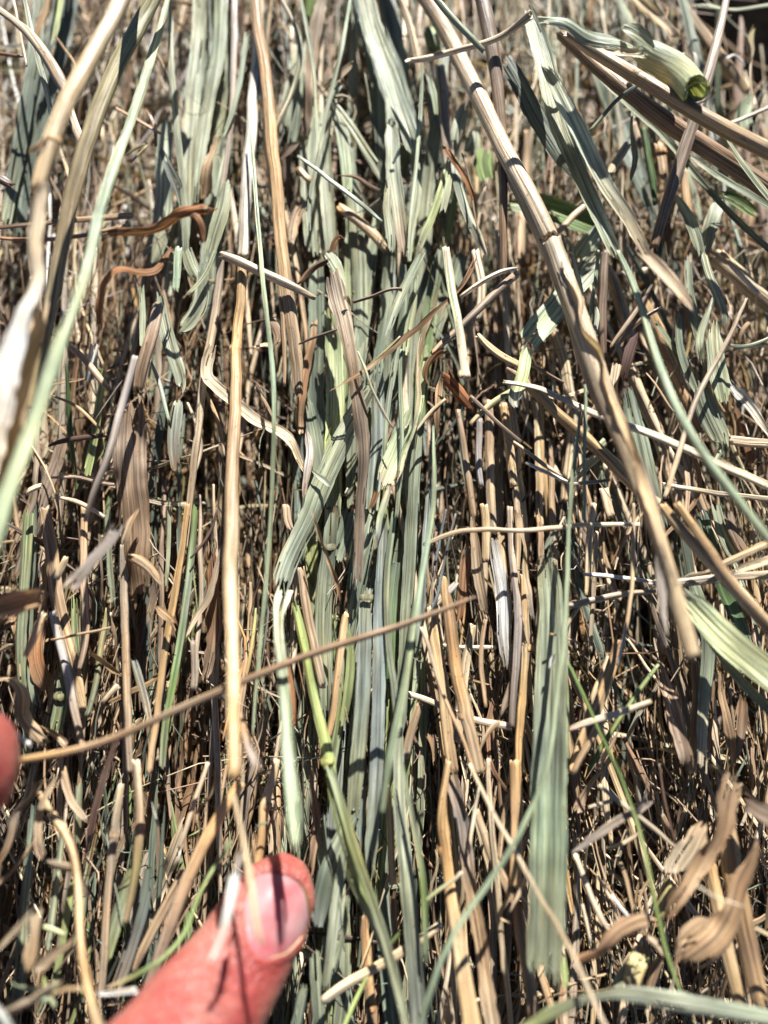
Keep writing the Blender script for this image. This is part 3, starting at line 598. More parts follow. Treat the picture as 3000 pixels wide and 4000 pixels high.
l|20:250,1370 330,1440 420,1500 470,1540|40 60 60 30|13 13 13 13|tan pinktan|wild|
s|V:215,840 290,920 390,995|50 70 60|26 26 26|white|rag0|small white straw cut lying against the left fingertip
s|20:130,1610 200,1590 330,1570 450,1565 550,1560 580,1545 800,1450 1000,1350 1200,1250 1400,1165 1659,1070 21:200,960 500,870 800,780 1100,680 1300,600 1430,548|44 48 50 50 52 52 50 48 48 48 48 48 46 44 38 30 12|28 28 28 28 28 28 28 28 28 28 28 28 28 28 28 28 28|gold gold tan brown tan brown brown brown brown|flat|long brown twig lying crosswise over everything, golden at its bent left end
l|20:810,270 880,310 960,370 1055,490|20 70 90 40|17 17 17 16|tan beige|-|
l|20:990,590 1040,640 1100,690 1150,760|20 70 70 30|15 15 15 14|tan|-|
l|20:920,-60 860,70 810,200 790,240|60 80 70 20|18 18 18 18|tan beige|-|
b|20:1270,-60 1255,200 1210,550 1170,850 1110,1150 1070,1400 1050,1700|36 44 46 48 46 46 40|10 10 10 10 10 10 10|green sage green sage|-|
s|20:1220,-60 1170,300 1110,650 1050,1000 1010,1300 970,1700|36 42 46 46 44 40|11 11 11 11 11 11|gold gold tan|-|
b|20:1095,-40 1090,250 1075,500|24 28 20|8 8 8|sage|-|
b|20:700,-60 710,250 725,500 735,620|44 48 46 24|16 16 16 15|sage|-|
s|20:545,-40 535,350 545,600 555,800 520,1000 500,1040|44 50 50 50 40 20|9 9 9 9 9 9|tan pinktan tan|-|
b|20:485,520 495,850 530,1180|44 52 40|6 6 6|limedark sage|-|
b|20:400,1030 400,1200 370,1380 340,1460|50 84 84 50|7 7 7 7|sage limedark|node0.4|
s|20:700,620 650,900 620,1100 560,1330|30 38 38 30|9 9 9 9|olive sage|-|
s|20:795,200 800,600 815,1000 830,1350 840,1700|44 52 54 50 44|13 13 13 13 12|greytan tan greytan|-|
b|20:865,930 910,1080 950,1230 975,1370|36 52 52 34|12 12 12 12|bluegrey beige|-|
l|20:1360,150 1375,400 1380,700 1360,900 1320,1150|50 90 100 90 50|8 8 8 8 8|brown rustbrown brown greybrown|-|
l|20:1455,150 1410,350 1350,560 1260,690 1190,860|30 44 56 60 30|11 11 11 11 11|greytan beige|-|
f|20:1410,-20 1370,120 1310,210 1230,300|14 22 22 12|12 12 12 12|dark|-|
l|20:1550,1250 1580,1400 1610,1520 1659,1630 21:30,1670 |40 60 60 60 50|20 26 31 35 38|tan rust lilac tan|-|dry brown tip hanging beside the golden stalk end
f|20:1659,620 1640,780 1610,980 1595,1080|12 24 26 18|10 10 10 10|limedark gold|-|
s|20:1245,830 1265,980 1255,1160|36 54 44|11 11 11|greytan|-|
f|20:330,835 500,795 720,750|16 20 14|14 14 14|tan|-|
s|20:655,1235 700,1180 770,1120|36 42 38|13 13 13|pale|-|
l|20:560,880 640,940 720,1010 790,1080|30 70 80 50|11 11 11 11|tan gold|-|
l|20:800,1300 760,1450 700,1620 30:640,200 590,400 555,620|30 44 54 56 50 30|16 16 16 16 15 14|plum dark plum|-|
b|11:470,330 505,550 515,800 515,1050 500,1250 510,1500 21:500,50|70 110 116 116 110 100 90|6 6 6 6 6 6 6|lime limepale lime sage|-|bright yellowish green blade beside the frayed grey brown strip
b|11:390,-40 400,250 400,550 390,800 400,1100 410,1400|90 110 116 120 120 90|4 4 4 4 4 4|sage sagedark sagedark|-|
b|11:330,900 370,1100 400,1300 420,1500|50 80 90 60|7 7 7 7|sagedark sage|-|
l|11:470,30 500,150 530,280 570,420 600,560 625,700 645,850 665,1000 685,1150 695,1300 690,1450 670,1659 21:670,150 660,350 650,560|70 110 120 100 84 90 94 96 94 80 64 60 70 66 40|17 17 17 18 18 18 17 17 17 17 16 16 15 14 13|greytan greytan greybrown greybrown greybrown|-|long frayed grey brown strip, widest at its torn top
l|11:560,290 590,270 620,330|30 60 40|19 19 18|greybrown|-|
b|11:450,-30 500,30 545,120 570,200|60 90 70 24|14 14 14 14|sagelight limepale|-|
s|11:1225,-60 1250,100 1285,280 1310,450 1330,600 1350,740 1352,800|52 58 58 58 58 60 74|18 18 19 20 20 21 21|pale limepale pale pale|node0.97|smooth cream stem ending in a knob, near the centre
s|11:1700,110 1600,190 1500,280 1400,380 1300,480 1200,570 1140,640|50 52 52 50 48 44 34|15 15 15 15 14 14 14|tan greytan tan|-|
s|11:1700,80 1600,100 1500,150 1400,210 1320,270|24 32 36 34 26|17 17 17 17 17|pale|-|
l|11:1440,-20 1400,80 1350,170 1280,250 1200,320 1100,410 1040,480 1000,500 890,600 780,680 690,750 580,810 465,875|24 30 28 26 26 34 30 40 26 28 26 22 8|18 18 18 18 18 18 18 18 18 18 19 19 18|rust brown rust tan brown|-|long thin rust leaf slanting across the central blades
s|11:625,300 700,275 770,255 880,210 950,215|22 22 20 20 14|14 14 14 14 14|brown|-|
f|11:275,577 340,545 420,515 545,470|10 18 18 14|17 17 17 17|dark|-|
f|11:1040,1140 1090,1070 1160,990 1235,930|14 22 24 18|14 14 14 14|straw|-|
f|11:650,620 700,730 760,890 820,1010 885,1120|12 18 18 18 12|20 20 20 20 19|limepale pale|-|
f|11:690,735 780,660 850,600 940,520|10 18 20 14|18 18 18 18|olive|-|
b|11:1085,-30 1010,110 950,230 900,350 870,450 840,540|40 56 60 50 40 16|14 14 14 14 14 14|sage sagelight|-|
b|11:860,-60 845,300 820,500 790,650 750,850 720,1050|70 84 80 76 80 60|5 5 5 5 5 5|sage sagedark sage|-|
b|11:950,20 960,300 930,520 890,750 870,900|40 54 54 44 30|8 8 8 8 8|sagedark sage|-|
b|11:1030,100 1010,350 980,500 965,650|44 60 56 40|10 10 10 10|sage limepale|-|
b|11:1190,-60 1130,300 1100,550 1070,800 1060,1050 1040,1300|70 84 84 80 76 50|4 4 4 4 4 4|sagedark green sagedark|-|
b|11:1330,-60 1290,100 1230,270 1180,430 1130,650|90 110 110 90 50|3 3 3 3 3|sage sagedark|-|
b|11:890,730 865,880 850,1000 835,1200 830,1380|14 34 36 34 20|15 15 15 15 14|sagelight sage|-|
b|11:800,640 790,900 790,1150 770,1400 740,1700|60 84 90 90 80|6 6 6 6 6|sage bluegrey sage|-|
f|11:940,600 930,850 945,1100 950,1300 925,1500 905,1700|22 28 30 30 30 26|16 16 16 16 16 16|mint sage|-|
l|11:1075,480 1050,650 1050,800 1050,950 1010,1120 960,1250 925,1400 900,1480|24 36 40 44 46 44 40 14|17 17 17 17 18 18 18 17|pale beige limepale pale|curl0.5|
b|11:1110,600 1085,760 1065,900 1060,1050|20 50 50 20|13 13 13 13|limepale lime|-|
b|11:990,1070 940,1180 890,1310 845,1420 805,1520|70 120 124 116 70|14 14 14 14 14|limepale limepale pale|rag1|pale lime blade with torn brown end, at the very centre
b|11:870,1480 840,1580 21:800,40 795,120 785,210|30 44 36 34 10|15 15 15 15 14|pale limepale white|-|
l|11:785,1510 765,1580 730,1659|30 70 40|13 13 13|rust rustbrown|wild|
b|11:1000,990 975,1060 965,1110|30 50 20|16 16 16|limepale|-|
b|11:1060,1100 1030,1350 1015,1650 21:1000,300 980,600 965,900 945,1200 920,1500|40 70 84 86 84 84 80 60|9 9 9 9 9 9 9 9|sage sagedark sage sagedark|-|
b|11:760,820 690,950 620,1080 560,1200 500,1330 430,1470 370,1600 21:390,20 320,100 260,200 210,330 170,440 145,540|90 130 136 136 136 136 136 140 142 140 136 126 90|12 12 12 12 12 13 13 13 13 13 14 14 14|sage sagelight sage sage sagelight sagelight|-|broad ribbed sage blade slanting down left of centre to a fold
b|21:200,480 150,560 140,700 150,850 170,1000 185,1200 200,1400 215,1600 31:220,30 240,200 260,350 270,470 260,590|100 100 60 64 70 72 76 78 80 84 84 76 10|16 18 21 23 25 27 29 31 33 35 36 37 38|sagelight sage mint mint mint|-|pale green blade hanging down to the thumb tip
l|11:320,1085 340,1180 350,1290 330,1420 310,1600|10 50 60 50 24|14 14 14 14 13|pinktan white pinktan|-|
b|11:355,1385 400,1420 440,1450 485,1500|10 30 36 24|15 15 15 15|sagelight|-|
l|11:1180,760 1240,810 1300,880 1360,950 1430,1030|30 90 110 90 20|16 16 16 16 15|rustdark rustred rustdark|curl1.0|glossy dark rust pod shaped leaf below the cream knob
l|11:1270,620 1200,640 1150,690 1115,770 1130,850|30 70 90 90 30|15 15 15 15 14|rustbrown brown|wild|
l|11:1215,750 1185,880 1175,1050 1190,1210|40 60 50 16|14 14 14 13|tan brown|-|
l|11:60,370 120,460 150,540 110,600|30 60 70 30|12 12 12 12|pinktan tan|wild|
l|11:-20,610 60,580 110,590|60 90 40|13 13 13|beige tan|-|
s|11:145,-60 165,250 180,550 185,850|28 32 30 18|13 13 13 12|tan|-|
l|11:385,370 355,600 310,850 290,1000 290,1200|40 50 50 50 40|7 7 7 7 7|tan rust tan|-|
f|11:-10,850 60,960 150,1110|16 22 16|11 11 11|tan|-|
s|11:1420,-40 1455,130 1465,230 1435,420|54 60 60 44|11 11 11 11|pale beige|-|
s|11:1430,510 1500,580 1600,660 1720,720|36 46 48 46|14 14 14 14|straw|-|
s|11:1380,910 1450,970 1560,1080 1720,1210|24 28 26 22|16 16 16 16|greybrown|-|
s|11:1720,840 1600,900 1500,970 1380,1090 |44 44 42 26|15 15 15 15|limedark straw|-|
s|11:1500,930 1510,1150 1520,1400 1530,1659 21:1545,150|50 60 60 60 50|5 5 5 5 5|tan beige|-|
s|11:1310,990 1345,1250 1390,1500 1410,1700|36 46 46 40|8 8 8 8|greybrown tan|-|
s|11:1600,950 1640,1200 12:20,1500|54 62 54|6 6 6|gold straw|-|
s|11:1440,1050 1440,1300 1460,1500|40 44 36|7 7 7|lilac|-|
b|11:1150,1080 1148,1280 1163,1450 1150,1600 21:1130,100 1100,250 1060,480 1020,750 985,1000 940,1250 900,1430 850,1659 31:830,150 815,300|14 20 26 30 34 38 40 42 42 42 44 44 40 30|18 19 20 21 22 23 24 25 25 25 25 25 24 23|mint mint mint mint|-|long slim green blade slanting across lower centre over the twig
f|11:570,1540 590,1500|14 10|12 12|pale|-|
s|21:200,-60 215,60 235,130|50 52 40|6 6 6|tan pinktan|-|
s|21:290,350 320,530 345,700 385,880 410,1000 440,1145|50 62 64 62 60 46|11 11 11 11 11 11|tan tan beige|rag1|tan stem piece crossing under the brown twig
b|21:240,540 275,700 310,880 340,1060 370,1220 400,1330 430,1430 480,1659 31:520,300 610,600 690,850 760,1000|44 60 62 62 64 70 72 80 70 70 60 40|13 13 14 14 14 15 15 15 16 16 15 14|lime limebright lime limebright lime limebright|node0.52|bright lime stalk with a small joint, slanting toward the bottom centre
b|31:470,-40 530,150 580,320 650,560 740,800 830,1060 890,1300 960,1600 990,1720|50 56 60 66 62 60 60 60 50|16 17 17 18 18 18 18 18 18|sage limedark sage sage|-|long sage blade crossing beside the lime stalk at the bottom
b|31:550,620 620,740 690,870 780,1050 850,1250 930,1500 980,1700|30 40 50 50 50 54 50|16 16 16 16 16 16 16|limedark sage limedark|-|
b|21:490,-40 485,150 470,270 450,450 435,700 440,950 450,1200 455,1400|90 84 90 110 112 110 80 60|7 7 7 7 7 7 7 6|sage sagedark sage sagedark|node0.2|dark sage blade with a yellowish joint left of centre
b|21:620,-40 590,110 550,230 520,340|100 120 110 50|5 5 5 5|sagedark sage|-|
l|21:370,-40 410,100 450,240 490,370 525,470 550,600|24 36 40 44 40 10|19 19 19 19 18 18|pinktan tan rustbrown|-|
b|21:650,150 625,400 600,600|40 64 40|5 5 5|sagedark|-|
b|21:780,-40 740,150 700,350 650,580 610,800 570,1050 540,1300 500,1500 480,1700|70 84 86 90 90 92 92 90 80|8 8 8 8 8 8 8 8 8|sage sagedark sage limedark sagedark|-|
b|21:720,480 710,620 705,800 700,1000 690,1250 670,1500 655,1659 31:640,150 620,350|60 90 90 94 98 100 100 90 60|11 11 11 11 11 11 11 10 9|sage bluegrey sage sage|node0.05|sage blade with a joint near its top running down centre
b|21:830,-40 820,250 805,500 800,750 800,1000 795,1300 780,1659 31:770,200 750,500 735,760|40 60 80 84 86 86 86 84 80 40|12 12 12 12 12 12 12 11 10 9|bluegrey bluegrey bluegrey sage|-|bluish grey blade running straight down the centre
b|21:905,-40 870,200 845,400 840,580 850,800 880,1050 920,1300 930,1500 31:920,50 930,250 955,500 985,800 1010,1100 1040,1400 1060,1720|36 38 38 38 40 44 50 60 70 80 90 100 104 106 104|14 14 14 14 14 14 14 13 13 13 13 13 13 13 13|mint sage sage sagelight sage bluegrey|-|long sage blade widening as it reaches the bottom edge
b|21:930,250 900,500 880,800 875,1100|60 90 90 70|6 6 6 6|sagedark deepgreen|-|
b|21:600,750 620,950 600,1150 560,1400|40 60 60 40|10 10 10 10|limedark olivegreen|-|
s|21:590,640 570,750 555,900 530,1100 500,1300 470,1480|40 50 50 46 44 36|10 10 10 10 10 10|gold tan gold|rag0|
f|21:1235,-20 1200,170 1160,350|12 20 18|14 14 14|bluedark|-|
f|21:1300,10 1240,220 1200,380 1170,560 1110,680|14 18 18 20 16|15 15 15 15 15|bluedark|-|
s|21:1080,215 1190,160 1310,118 1450,118 1659,122 22:150,108 400,92 600,88 830,92|22 28 30 30 30 30 30 28 24|17 17 18 18 18 18 18 18 18|straw tan straw pale|-|level straw lying across right of centre, bent at its left end
b|21:1150,610 1200,555 1260,500 1310,445|30 46 48 30|13 13 13 13|pale white|-|
s|21:1140,600 1160,800 1190,1050 1230,1300 1270,1700|60 76 80 80 76|9 9 9 9 9|straw gold straw tan|-|
s|21:1200,400 1230,580 1260,780 1290,980 1330,1170 1350,1310 1380,1430 1440,1700|50 76 84 84 86 90 80 80|12 12 12 12 12 12 12 12|gold brown gold tan tan|node0.72|stout golden brown stem with a pale ringed joint, right of centre
l|21:1390,150 1350,350 1330,550 1300,780|60 90 90 40|10 10 10 10|brown rustbrown|-|
l|21:1390,-40 1420,200 1440,400 1470,560 1500,700|50 64 80 80 50|13 13 13 13 12|tan greytan|rag1|
s|21:1480,-60 1490,150 1480,330|56 62 50|9 9 9|straw|-|
l|21:1520,100 1570,350 1600,550 1610,780 1640,1060|50 80 100 96 40|10 10 10 10 9|greytan white white greytan|-|silvery white shredded leaf right of centre
f|21:1070,740 1110,840 1160,1000 1200,1150 1280,1330 1400,1659 31:1420,60|22 26 26 24 24 26 26|16 16 16 16 16 16 16|pale tan tan|-|
s|21:1490,690 1460,900 1470,1100 1485,1270|26 32 30 20|11 11 11 11|tan|-|
s|21:1400,720 1360,950 1330,1200 1310,1500|50 64 64 56|6 6 6 6|straw pale|-|
l|21:1620,1340 1550,1380 1500,1450 1440,1560|40 60 44 20|12 12 12 12|beige tan|-|
l|21:1659,1080 1620,1230 1580,1340|30 50 50|11 11 11|greybrown|-|
s|21:1070,1230 1030,1360 980,1500 960,1600|44 54 54 40|9 9 9 9|tan beige|rag0|
s|21:1190,860 1350,880 1560,885|24 34 26|6 6 6|pale|-|
s|21:1380,1345 1500,1370 1659,1400|40 48 46|10 10 10|pale|-|
s|21:970,1180 1100,1220 1200,1265 1310,1310|34 40 40 30|7 7 7 7|pale beige|-|
l|21:175,900 210,1000 235,1150 245,1430|20 40 44 20|17 17 17 16|rust rustbrown|-|
l|21:1100,1420 1150,1500 1180,1650|50 90 60|6 6 6|brown tan|wild|
b|22:230,150 220,300 250,480 265,700 260,950 255,1200 250,1500 32:240,150 235,450 228,750 225,1000 215,1250 210,1530|60 120 150 165 190 205 215 225 235 235 230 225 220|14 14 14 14 15 15 16 16 17 17 17 17 17|sage sage sage sagedark limestripe sage sage|rag1|the broadest blade, flat and ribbed sage green, standing right of centre
b|22:350,250 345,450 340,700 335,950 345,1200 350,1500 32:345,150 345,400|30 50 54 50 50 48 40 24|12 12 12 12 12 12 12 12|sage limedark sage|-|
b|22:290,100 240,180 200,250|16 36 16|17 17 17|sagelight|-|
l|22:140,-40 155,200 170,400 180,600 190,800 180,920|60 66 66 70 70 24|12 12 12 12 12 11|tan pinktan tan|-|
l|22:50,-40 60,200 90,400 130,600 160,750|60 80 80 76 40|14 14 14 14 13|tan straw lilac|-|
s|22:80,400 90,600 100,800 100,900 80,1100 60,1350 50,1700|50 60 66 68 66 60 56|9 9 9 9 9 9 9|gold straw gold gold|node0.38|
s|22:-10,-40 10,300 30,600 35,850 15,1100 0,1400|40 48 50 50 46 40|12 12 12 12 12 12|greytan lilac greybrown|-|
s|22:530,-60 510,150 490,350 480,550|40 46 46 36|6 6 6 6|pale straw|-|
f|22:545,120 530,450 520,700 512,920|24 32 32 26|8 8 8 8|beige|rag1|
f|22:790,-60 785,150 775,400 762,600 752,760 725,860 685,1000|20 26 28 28 26 26 22|18 18 18 18 18 18 17|tan straw tan white|-|hooked straw sliver hanging beneath the level straw
s|22:460,405 550,415 650,425 780,440 910,455|22 28 28 26 22|13 13 13 13 13|white|-|
s|22:880,470 1000,460 1200,450 1350,430 1500,425 1720,410|44 56 58 56 54 54|15 15 15 15 15 15|beige greytan beige|-|
s|22:355,605 450,585 560,560 700,530 850,515 930,505|40 44 42 38 36 26|14 14 14 14 13 13|greytan tan|-|
l|22:1080,440 1150,410 1250,400 1400,320 1550,250 1720,180|20 34 36 40 50 50|16 16 17 17 17 17|beige tan|-|
l|22:1380,410 1450,380 1560,340 1720,300|20 44 50 50|18 18 18 18|beige|-|
s|22:960,-60 1050,60 1150,180 1280,320 1400,450 1520,580 1620,700 1720,810|60 70 76 84 88 90 90 88|22 22 22 22 22 22 22 22|gold straw pale gold|flat|golden flattened stem slanting to the right edge, lower of two
s|22:1060,-60 1180,100 1300,270 1400,410 1500,540 1600,650 1720,770|50 56 60 60 56 52 50|24 24 24 24 24 24 24|gold tan straw|-|golden stem slanting to the right edge, upper of two
b|22:1070,490 1160,590 1260,700 1380,820 1500,930 1600,1010 1750,1130|70 140 170 190 200 200 190|21 21 21 21 21 21 21|sage limepale limepale limepale|flat|bright pale lime blade sweeping to the lower right edge
b|22:1100,560 1180,700 1300,860 1400,990 1520,1140 1720,1340|24 40 50 60 64 60|18 18 18 18 18 18|tealdark sage tealdark|-|
b|22:1200,-60 1260,180 1330,380 1420,600 1500,780 1560,950|90 110 112 110 100 60|9 9 9 9 9 9|tealdark deepgreen tealdark|-|
b|22:1310,-60 1360,120 1430,260 1490,350|60 84 84 40|12 12 12 12|sage|-|
b|22:1150,380 1210,550 1270,750 1280,950 1260,1150 1235,1350 1230,1700|60 80 84 84 76 74 70|11 11 11 11 10 10 10|sage tealdark sage beige|-|
l|22:1400,-20 1440,140 1500,260 1560,320|80 90 80 40|13 13 13 13|greybrown brown|-|
s|22:690,820 660,940 620,1060 570,1200 520,1330 460,1480 380,1700|60 74 76 76 74 70 64|12 12 12 12 12 12 12|brown gold tan gold|rag0|
s|22:625,930 590,1030 540,1150 490,1300 430,1480 370,1700|30 36 38 40 38 34|10 10 10 10 10 10|pale beige|-|
s|22:365,1415 480,1370 600,1325 750,1275 905,1220|36 44 44 40 34|17 17 17 17 17|pinktan pale straw|rag1|pale straw end pointing up right beside the broadest blade
s|22:625,1305 570,1390 510,1490 430,1620 400,1700|28 40 42 42 34|15 15 15 15 15|straw tan|-|
f|22:360,960 420,1070 470,1190 530,1330 600,1480 690,1659 32:740,120 800,280 840,420 880,580 920,790 950,970 990,1150 1040,1320 1110,1500|20 22 24 22 22 24 26 28 28 28 28 28 26 24 18|15 16 17 17 18 18 19 20 20 21 21 21 21 20 19|green green green limedark green limebright|-|long grass green stalk slanting down right of the broadest blade
f|22:950,985 860,1100 760,1240 660,1390 560,1560 500,1680|26 34 34 34 32 28|10 10 10 10 10 10|limedark green|-|
l|22:930,900 990,1080 1040,1280 1080,1450 1140,1700|60 100 110 110 100|9 9 9 9 9|greybrown pinktan greybrown|-|
s|22:1180,960 1200,1200 1190,1450 1170,1700|54 62 60 54|6 6 6 6|brown tan|-|
l|22:1330,980 1360,1200 1400,1450 1440,1700|60 84 90 80|6 6 6 6|tan brown|-|
l|22:1500,1150 1490,1350 1440,1659|40 90 100|8 8 8|brown greybrown|-|
l|22:730,1390 670,1500 590,1620 540,1700|40 60 60 40|10 10 10 10|pinktan pale|-|
l|22:270,910 255,950 235,1020|24 34 14|18 18 18|white|rag1|tiny white scrap stuck on the broadest blade
f|22:245,785 290,792|16 14|18 18|gold|-|
f|22:355,830 400,840 440,860|10 14 10|12 12 12|tan|-|
f|22:390,290 420,340 465,410|10 18 12|12 12 12|tan|-|
f|22:340,760 400,660 450,600|20 28 24|13 13 13|straw|-|
l|30:400,20 350,90 300,180 265,300 255,420 270,540 310,610|60 56 50 56 66 70 50|18 19 20 20 20 20 20|tan beige pinktan|curl0.5|tan leaf bent into a zigzag, lower left, upper part
l|30:300,600 380,620 460,640 530,650|60 80 84 30|21 21 21 21|greytan tan|-|
l|30:500,640 550,720 580,820 600,890|40 90 90 40|19 19 19 18|beige pinktan|-|
s|30:240,145 290,210 330,285|44 46 40|15 15 15|gold straw|-|
s|30:330,290 390,340 450,430 490,530 520,650 515,800 510,950 515,1100 530,1280 560,1420 600,1560 650,1700|50 56 54 50 44 46 46 48 50 50 60 60|19 20 21 22 23 24 26 28 30 31 32 32|straw gold straw gold straw|flat|yellow dry stalk curving down to the bottom left, blurred
l|30:270,860 240,950 225,1080 200,1220 170,1360|30 80 90 100 110|26 27 28 28 28|beige tan|flat|blurred folded beige leaf in the bottom left corner, upright part
l|30:-60,1200 50,1100 150,990 260,870|36 40 40 30|27 27 27 27|beige|-|
l|30:170,1350 280,1270 380,1170 490,1050|100 80 70 40|28 28 27 26|beige tan|-|
l|30:-60,1640 80,1600 200,1550 330,1440 420,1400 500,1370|60 70 70 64 70 40|30 30 30 30 30 30|beige greytan beige|curl0.4|blurred beige leaf lying along the bottom left corner
f|30:330,1470 430,1430 540,1430|16 24 20|31 31 31|straw|-|
b|30:50,1360 90,1410 150,1430 220,1450 270,1460|16 30 40 60 40|24 24 24 24 24|mint sage|-|forked mint scrap in the bottom left corner
b|30:230,1450 270,1500 330,1500|50 60 20|24 24 24|mint|-|
b|30:280,1340 300,1420 370,1560|20 40 20|23 23 23|limedark sage|-|
l|30:-30,1530 20,1590 60,1659|30 60 50|33 33 33|white bluegrey|-|
s|30:620,1475 700,1462 800,1452 895,1435|28 36 42 46|22 22 22 22|white|rag1|bright white straw bit lying next to the thumb's base
s|30:790,100 765,280 745,430 720,600 700,800 690,1000 680,1250 640,1480|40 50 56 54 46 46 44 40|13 13 13 13 13 13 13 13|beige greytan tan greytan|node0.25|
s|30:890,-60 900,150 905,380 900,500 880,650 850,850 815,1015|50 54 60 60 56 50 30|14 14 14 14 14 13 13|beige tan olive tan|node0.42|
b|30:870,600 820,780 770,950 720,1120 690,1280|50 76 80 76 40|10 10 10 10 10|limedark sage limedark|-|
b|30:970,600 950,800 900,980 860,1130 790,1350 720,1500|50 80 90 84 84 50|9 9 9 9 9 9|sagedark bluedark greybrown|-|
s|30:1560,85 1500,190 1430,300 1350,430 1290,540 1230,700 1190,790 1130,950 1070,1130 1000,1320 940,1450|66 72 76 80 80 84 86 84 76 70 50|18 18 18 18 18 18 18 18 17 17 16|gold gold tan pinktan pinktan|node0.68|golden stem slanting down left toward the thumb's base
s|30:1190,650 1110,820 1020,1000 930,1180 860,1330|50 62 66 60 40|8 8 8 8 8|brown tan brown|-|
s|30:1500,470 1440,590 1380,680 1300,790 1260,900 1220,1040 1150,1160 1080,1220 1000,1280 900,1340 800,1385 690,1425|18 22 24 24 24 26 28 28 28 28 24 16|19 19 20 20 21 22 23 23 23 23 22 22|green limedark green lime green straw|-|thin green stalk bowing left of the thumb
s|30:1515,170 1540,290 1565,410 1590,540 1615,690 1635,840 1650,960 31:10,1060 40,1150|20 22 28 32 36 38 40 40 26|30 33 36 38 40 41 42 42 42|pale straw straw pale|flat|pale straw hanging in front of the thumb nail
b|U:1005,130 985,200 960,270|14 26 20|36 37 38|lilac|-|
b|U:965,250 945,370 925,500 895,620 860,740 810,860 765,960|50 60 56 50 44 38 26|39 40 41 42 42 42 42|white white white|-|white papery strip hanging in front of the thumb
s|30:1345,-40 1290,130 1250,240 1210,400 1158,530|26 30 30 30 26|14 14 14 14 13|beige pale|rag1|
f|30:1162,540 1155,620|10 6|13 13|white|-|
l|30:1390,-20 1385,100 1330,200 1270,290 1310,420|24 40 30 24 14|13 13 13 13 13|tan|-|
l|30:400,-20 430,120 470,230 540,310 590,380|40 56 56 50 24|13 13 13 13 13|tan greytan|-|
l|30:330,50 240,100 190,200 130,280 90,390 50,480 -30,620|20 40 44 40 60 40 30|16 16 16 16 16 15 15|tan greytan brown|wild|
l|30:150,0 155,100 190,170|30 50 20|17 17 17|tan|-|
l|30:965,220 990,310 1045,410|20 40 24|14 14 14|white sage|-|
l|30:590,520 620,600 690,655|16 34 16|14 14 14|limepale|-|
b|30:510,80 505,300 500,500|40 50 36|10 10 10|sage|-|
b|30:410,350 370,650 340,900 300,1200|40 50 50 40|10 10 10 10|sage|-|
b|30:230,180 200,450 170,800 140,1200 110,1600|40 60 70 80 90|7 7 7 7 7|sagedark sage sagedark|-|
b|30:470,700 450,900 390,1200 350,1500|40 50 54 50|9 9 9 9|limedark|-|
l|30:-40,780 60,690 160,560 240,440|20 34 34 20|15 15 15 15|tan brown|-|
s|30:280,1030 350,1050 430,1080|34 36 30|16 16 16|limepale|-|
s|31:130,-60 110,80 75,200 60,250 50,400 20,570 0,700|46 54 62 66 56 50 44|11 11 11 11 11 11 11|straw straw gold gold|node0.42|golden stem with an orange joint above the thumb tip
f|31:75,352 30,360 -5,385|14 18 12|15 15 15|mint|-|
l|31:350,-40 370,250 370,500 350,700|60 76 70 40|7 7 7 7|greybrown brown|-|
b|31:700,180 640,300 560,450 480,620 430,780 400,950 370,1120|60 80 100 110 110 110 90|9 9 9 10 10 10 10|sagedark sage sagedark bluegrey|rag1|
b|31:580,480 545,700 520,900 500,1080 480,1250 450,1460|40 64 70 70 60 40|11 11 11 11 11 10|sage sagelight sage|-|
b|31:380,1140 385,1350 400,1500 410,1720|60 84 90 80|8 8 8 8|sage sagedark|-|
b|31:600,800 580,1000 540,1180 500,1330|30 40 44 24|9 9 9 9|sage|-|
b|31:330,1370 290,1520 260,1720|40 70 80|8 8 8|sage sagedark|-|
b|31:420,250 420,500 440,700|50 70 50|6 6 6|sagedark|-|
b|31:680,100 665,350 650,600|60 84 50|6 6 6|bluegrey sagedark|-|
s|31:425,1515 500,1460 600,1390 700,1330 800,1270 900,1215 1000,1150 1100,1080 1215,990|54 60 62 62 62 62 60 56 50|12 12 12 12 11 11 10 10 9|pale straw pale|rag1|smooth blunt straw cut lying slantwise at the bottom, behind a sage blade
s|31:1250,-60 1235,80 1210,220 1195,350 1205,430 1215,500 1240,700 1275,900 1310,1100 1350,1350 1400,1720|40 44 52 74 80 66 72 84 94 110 130|12 12 12 12 12 12 13 14 15 17 19|straw gold gold gold straw gold|node0.25|golden stem with a frosted joint, thickening to the bottom edge
l|31:1250,-60 1290,150 1340,350 1370,600 1390,800 1430,1000 1460,1250 1500,1500 1530,1720|60 80 90 90 84 84 86 90 90|10 10 10 10 10 11 11 12 12|tan lilac tan tan beige|-|
s|31:1375,-30 1430,90 1500,240 1570,360 1659,500 32:60,620 150,780 240,930 330,1080 400,1230 480,1400 560,1560 640,1720|22 24 26 28 28 28 28 28 30 30 32 32 32|18 19 20 21 22 23 24 25 26 27 28 28 28|straw pale straw pale|-|long pale stalk slanting across the foot of the broadest blade
s|31:855,120 870,300 880,500 895,760|36 46 48 40|7 7 7 7|gold straw|-|
s|31:895,840 900,1000 910,1200|40 46 40|5 5 5|brown|-|
s|31:700,950 720,1200 730,1400 750,1720|50 66 70 70|5 5 5 5|brown gold brown|node0.4|
b|31:940,-60 970,120 1010,300 1040,470 1070,620 1090,780 1100,950 1105,1120 1100,1290|24 30 34 36 36 36 36 34 26|17 17 17 17 17 17 17 17 16|mint sage green mint|-|slim green blade hanging right of the widening sage one
f|31:560,1720 620,1560 680,1450 730,1350|30 30 28 20|12 12 12 12|limebright|-|
f|31:820,1200 900,1110 960,1040|24 28 20|10 10 10|green|-|
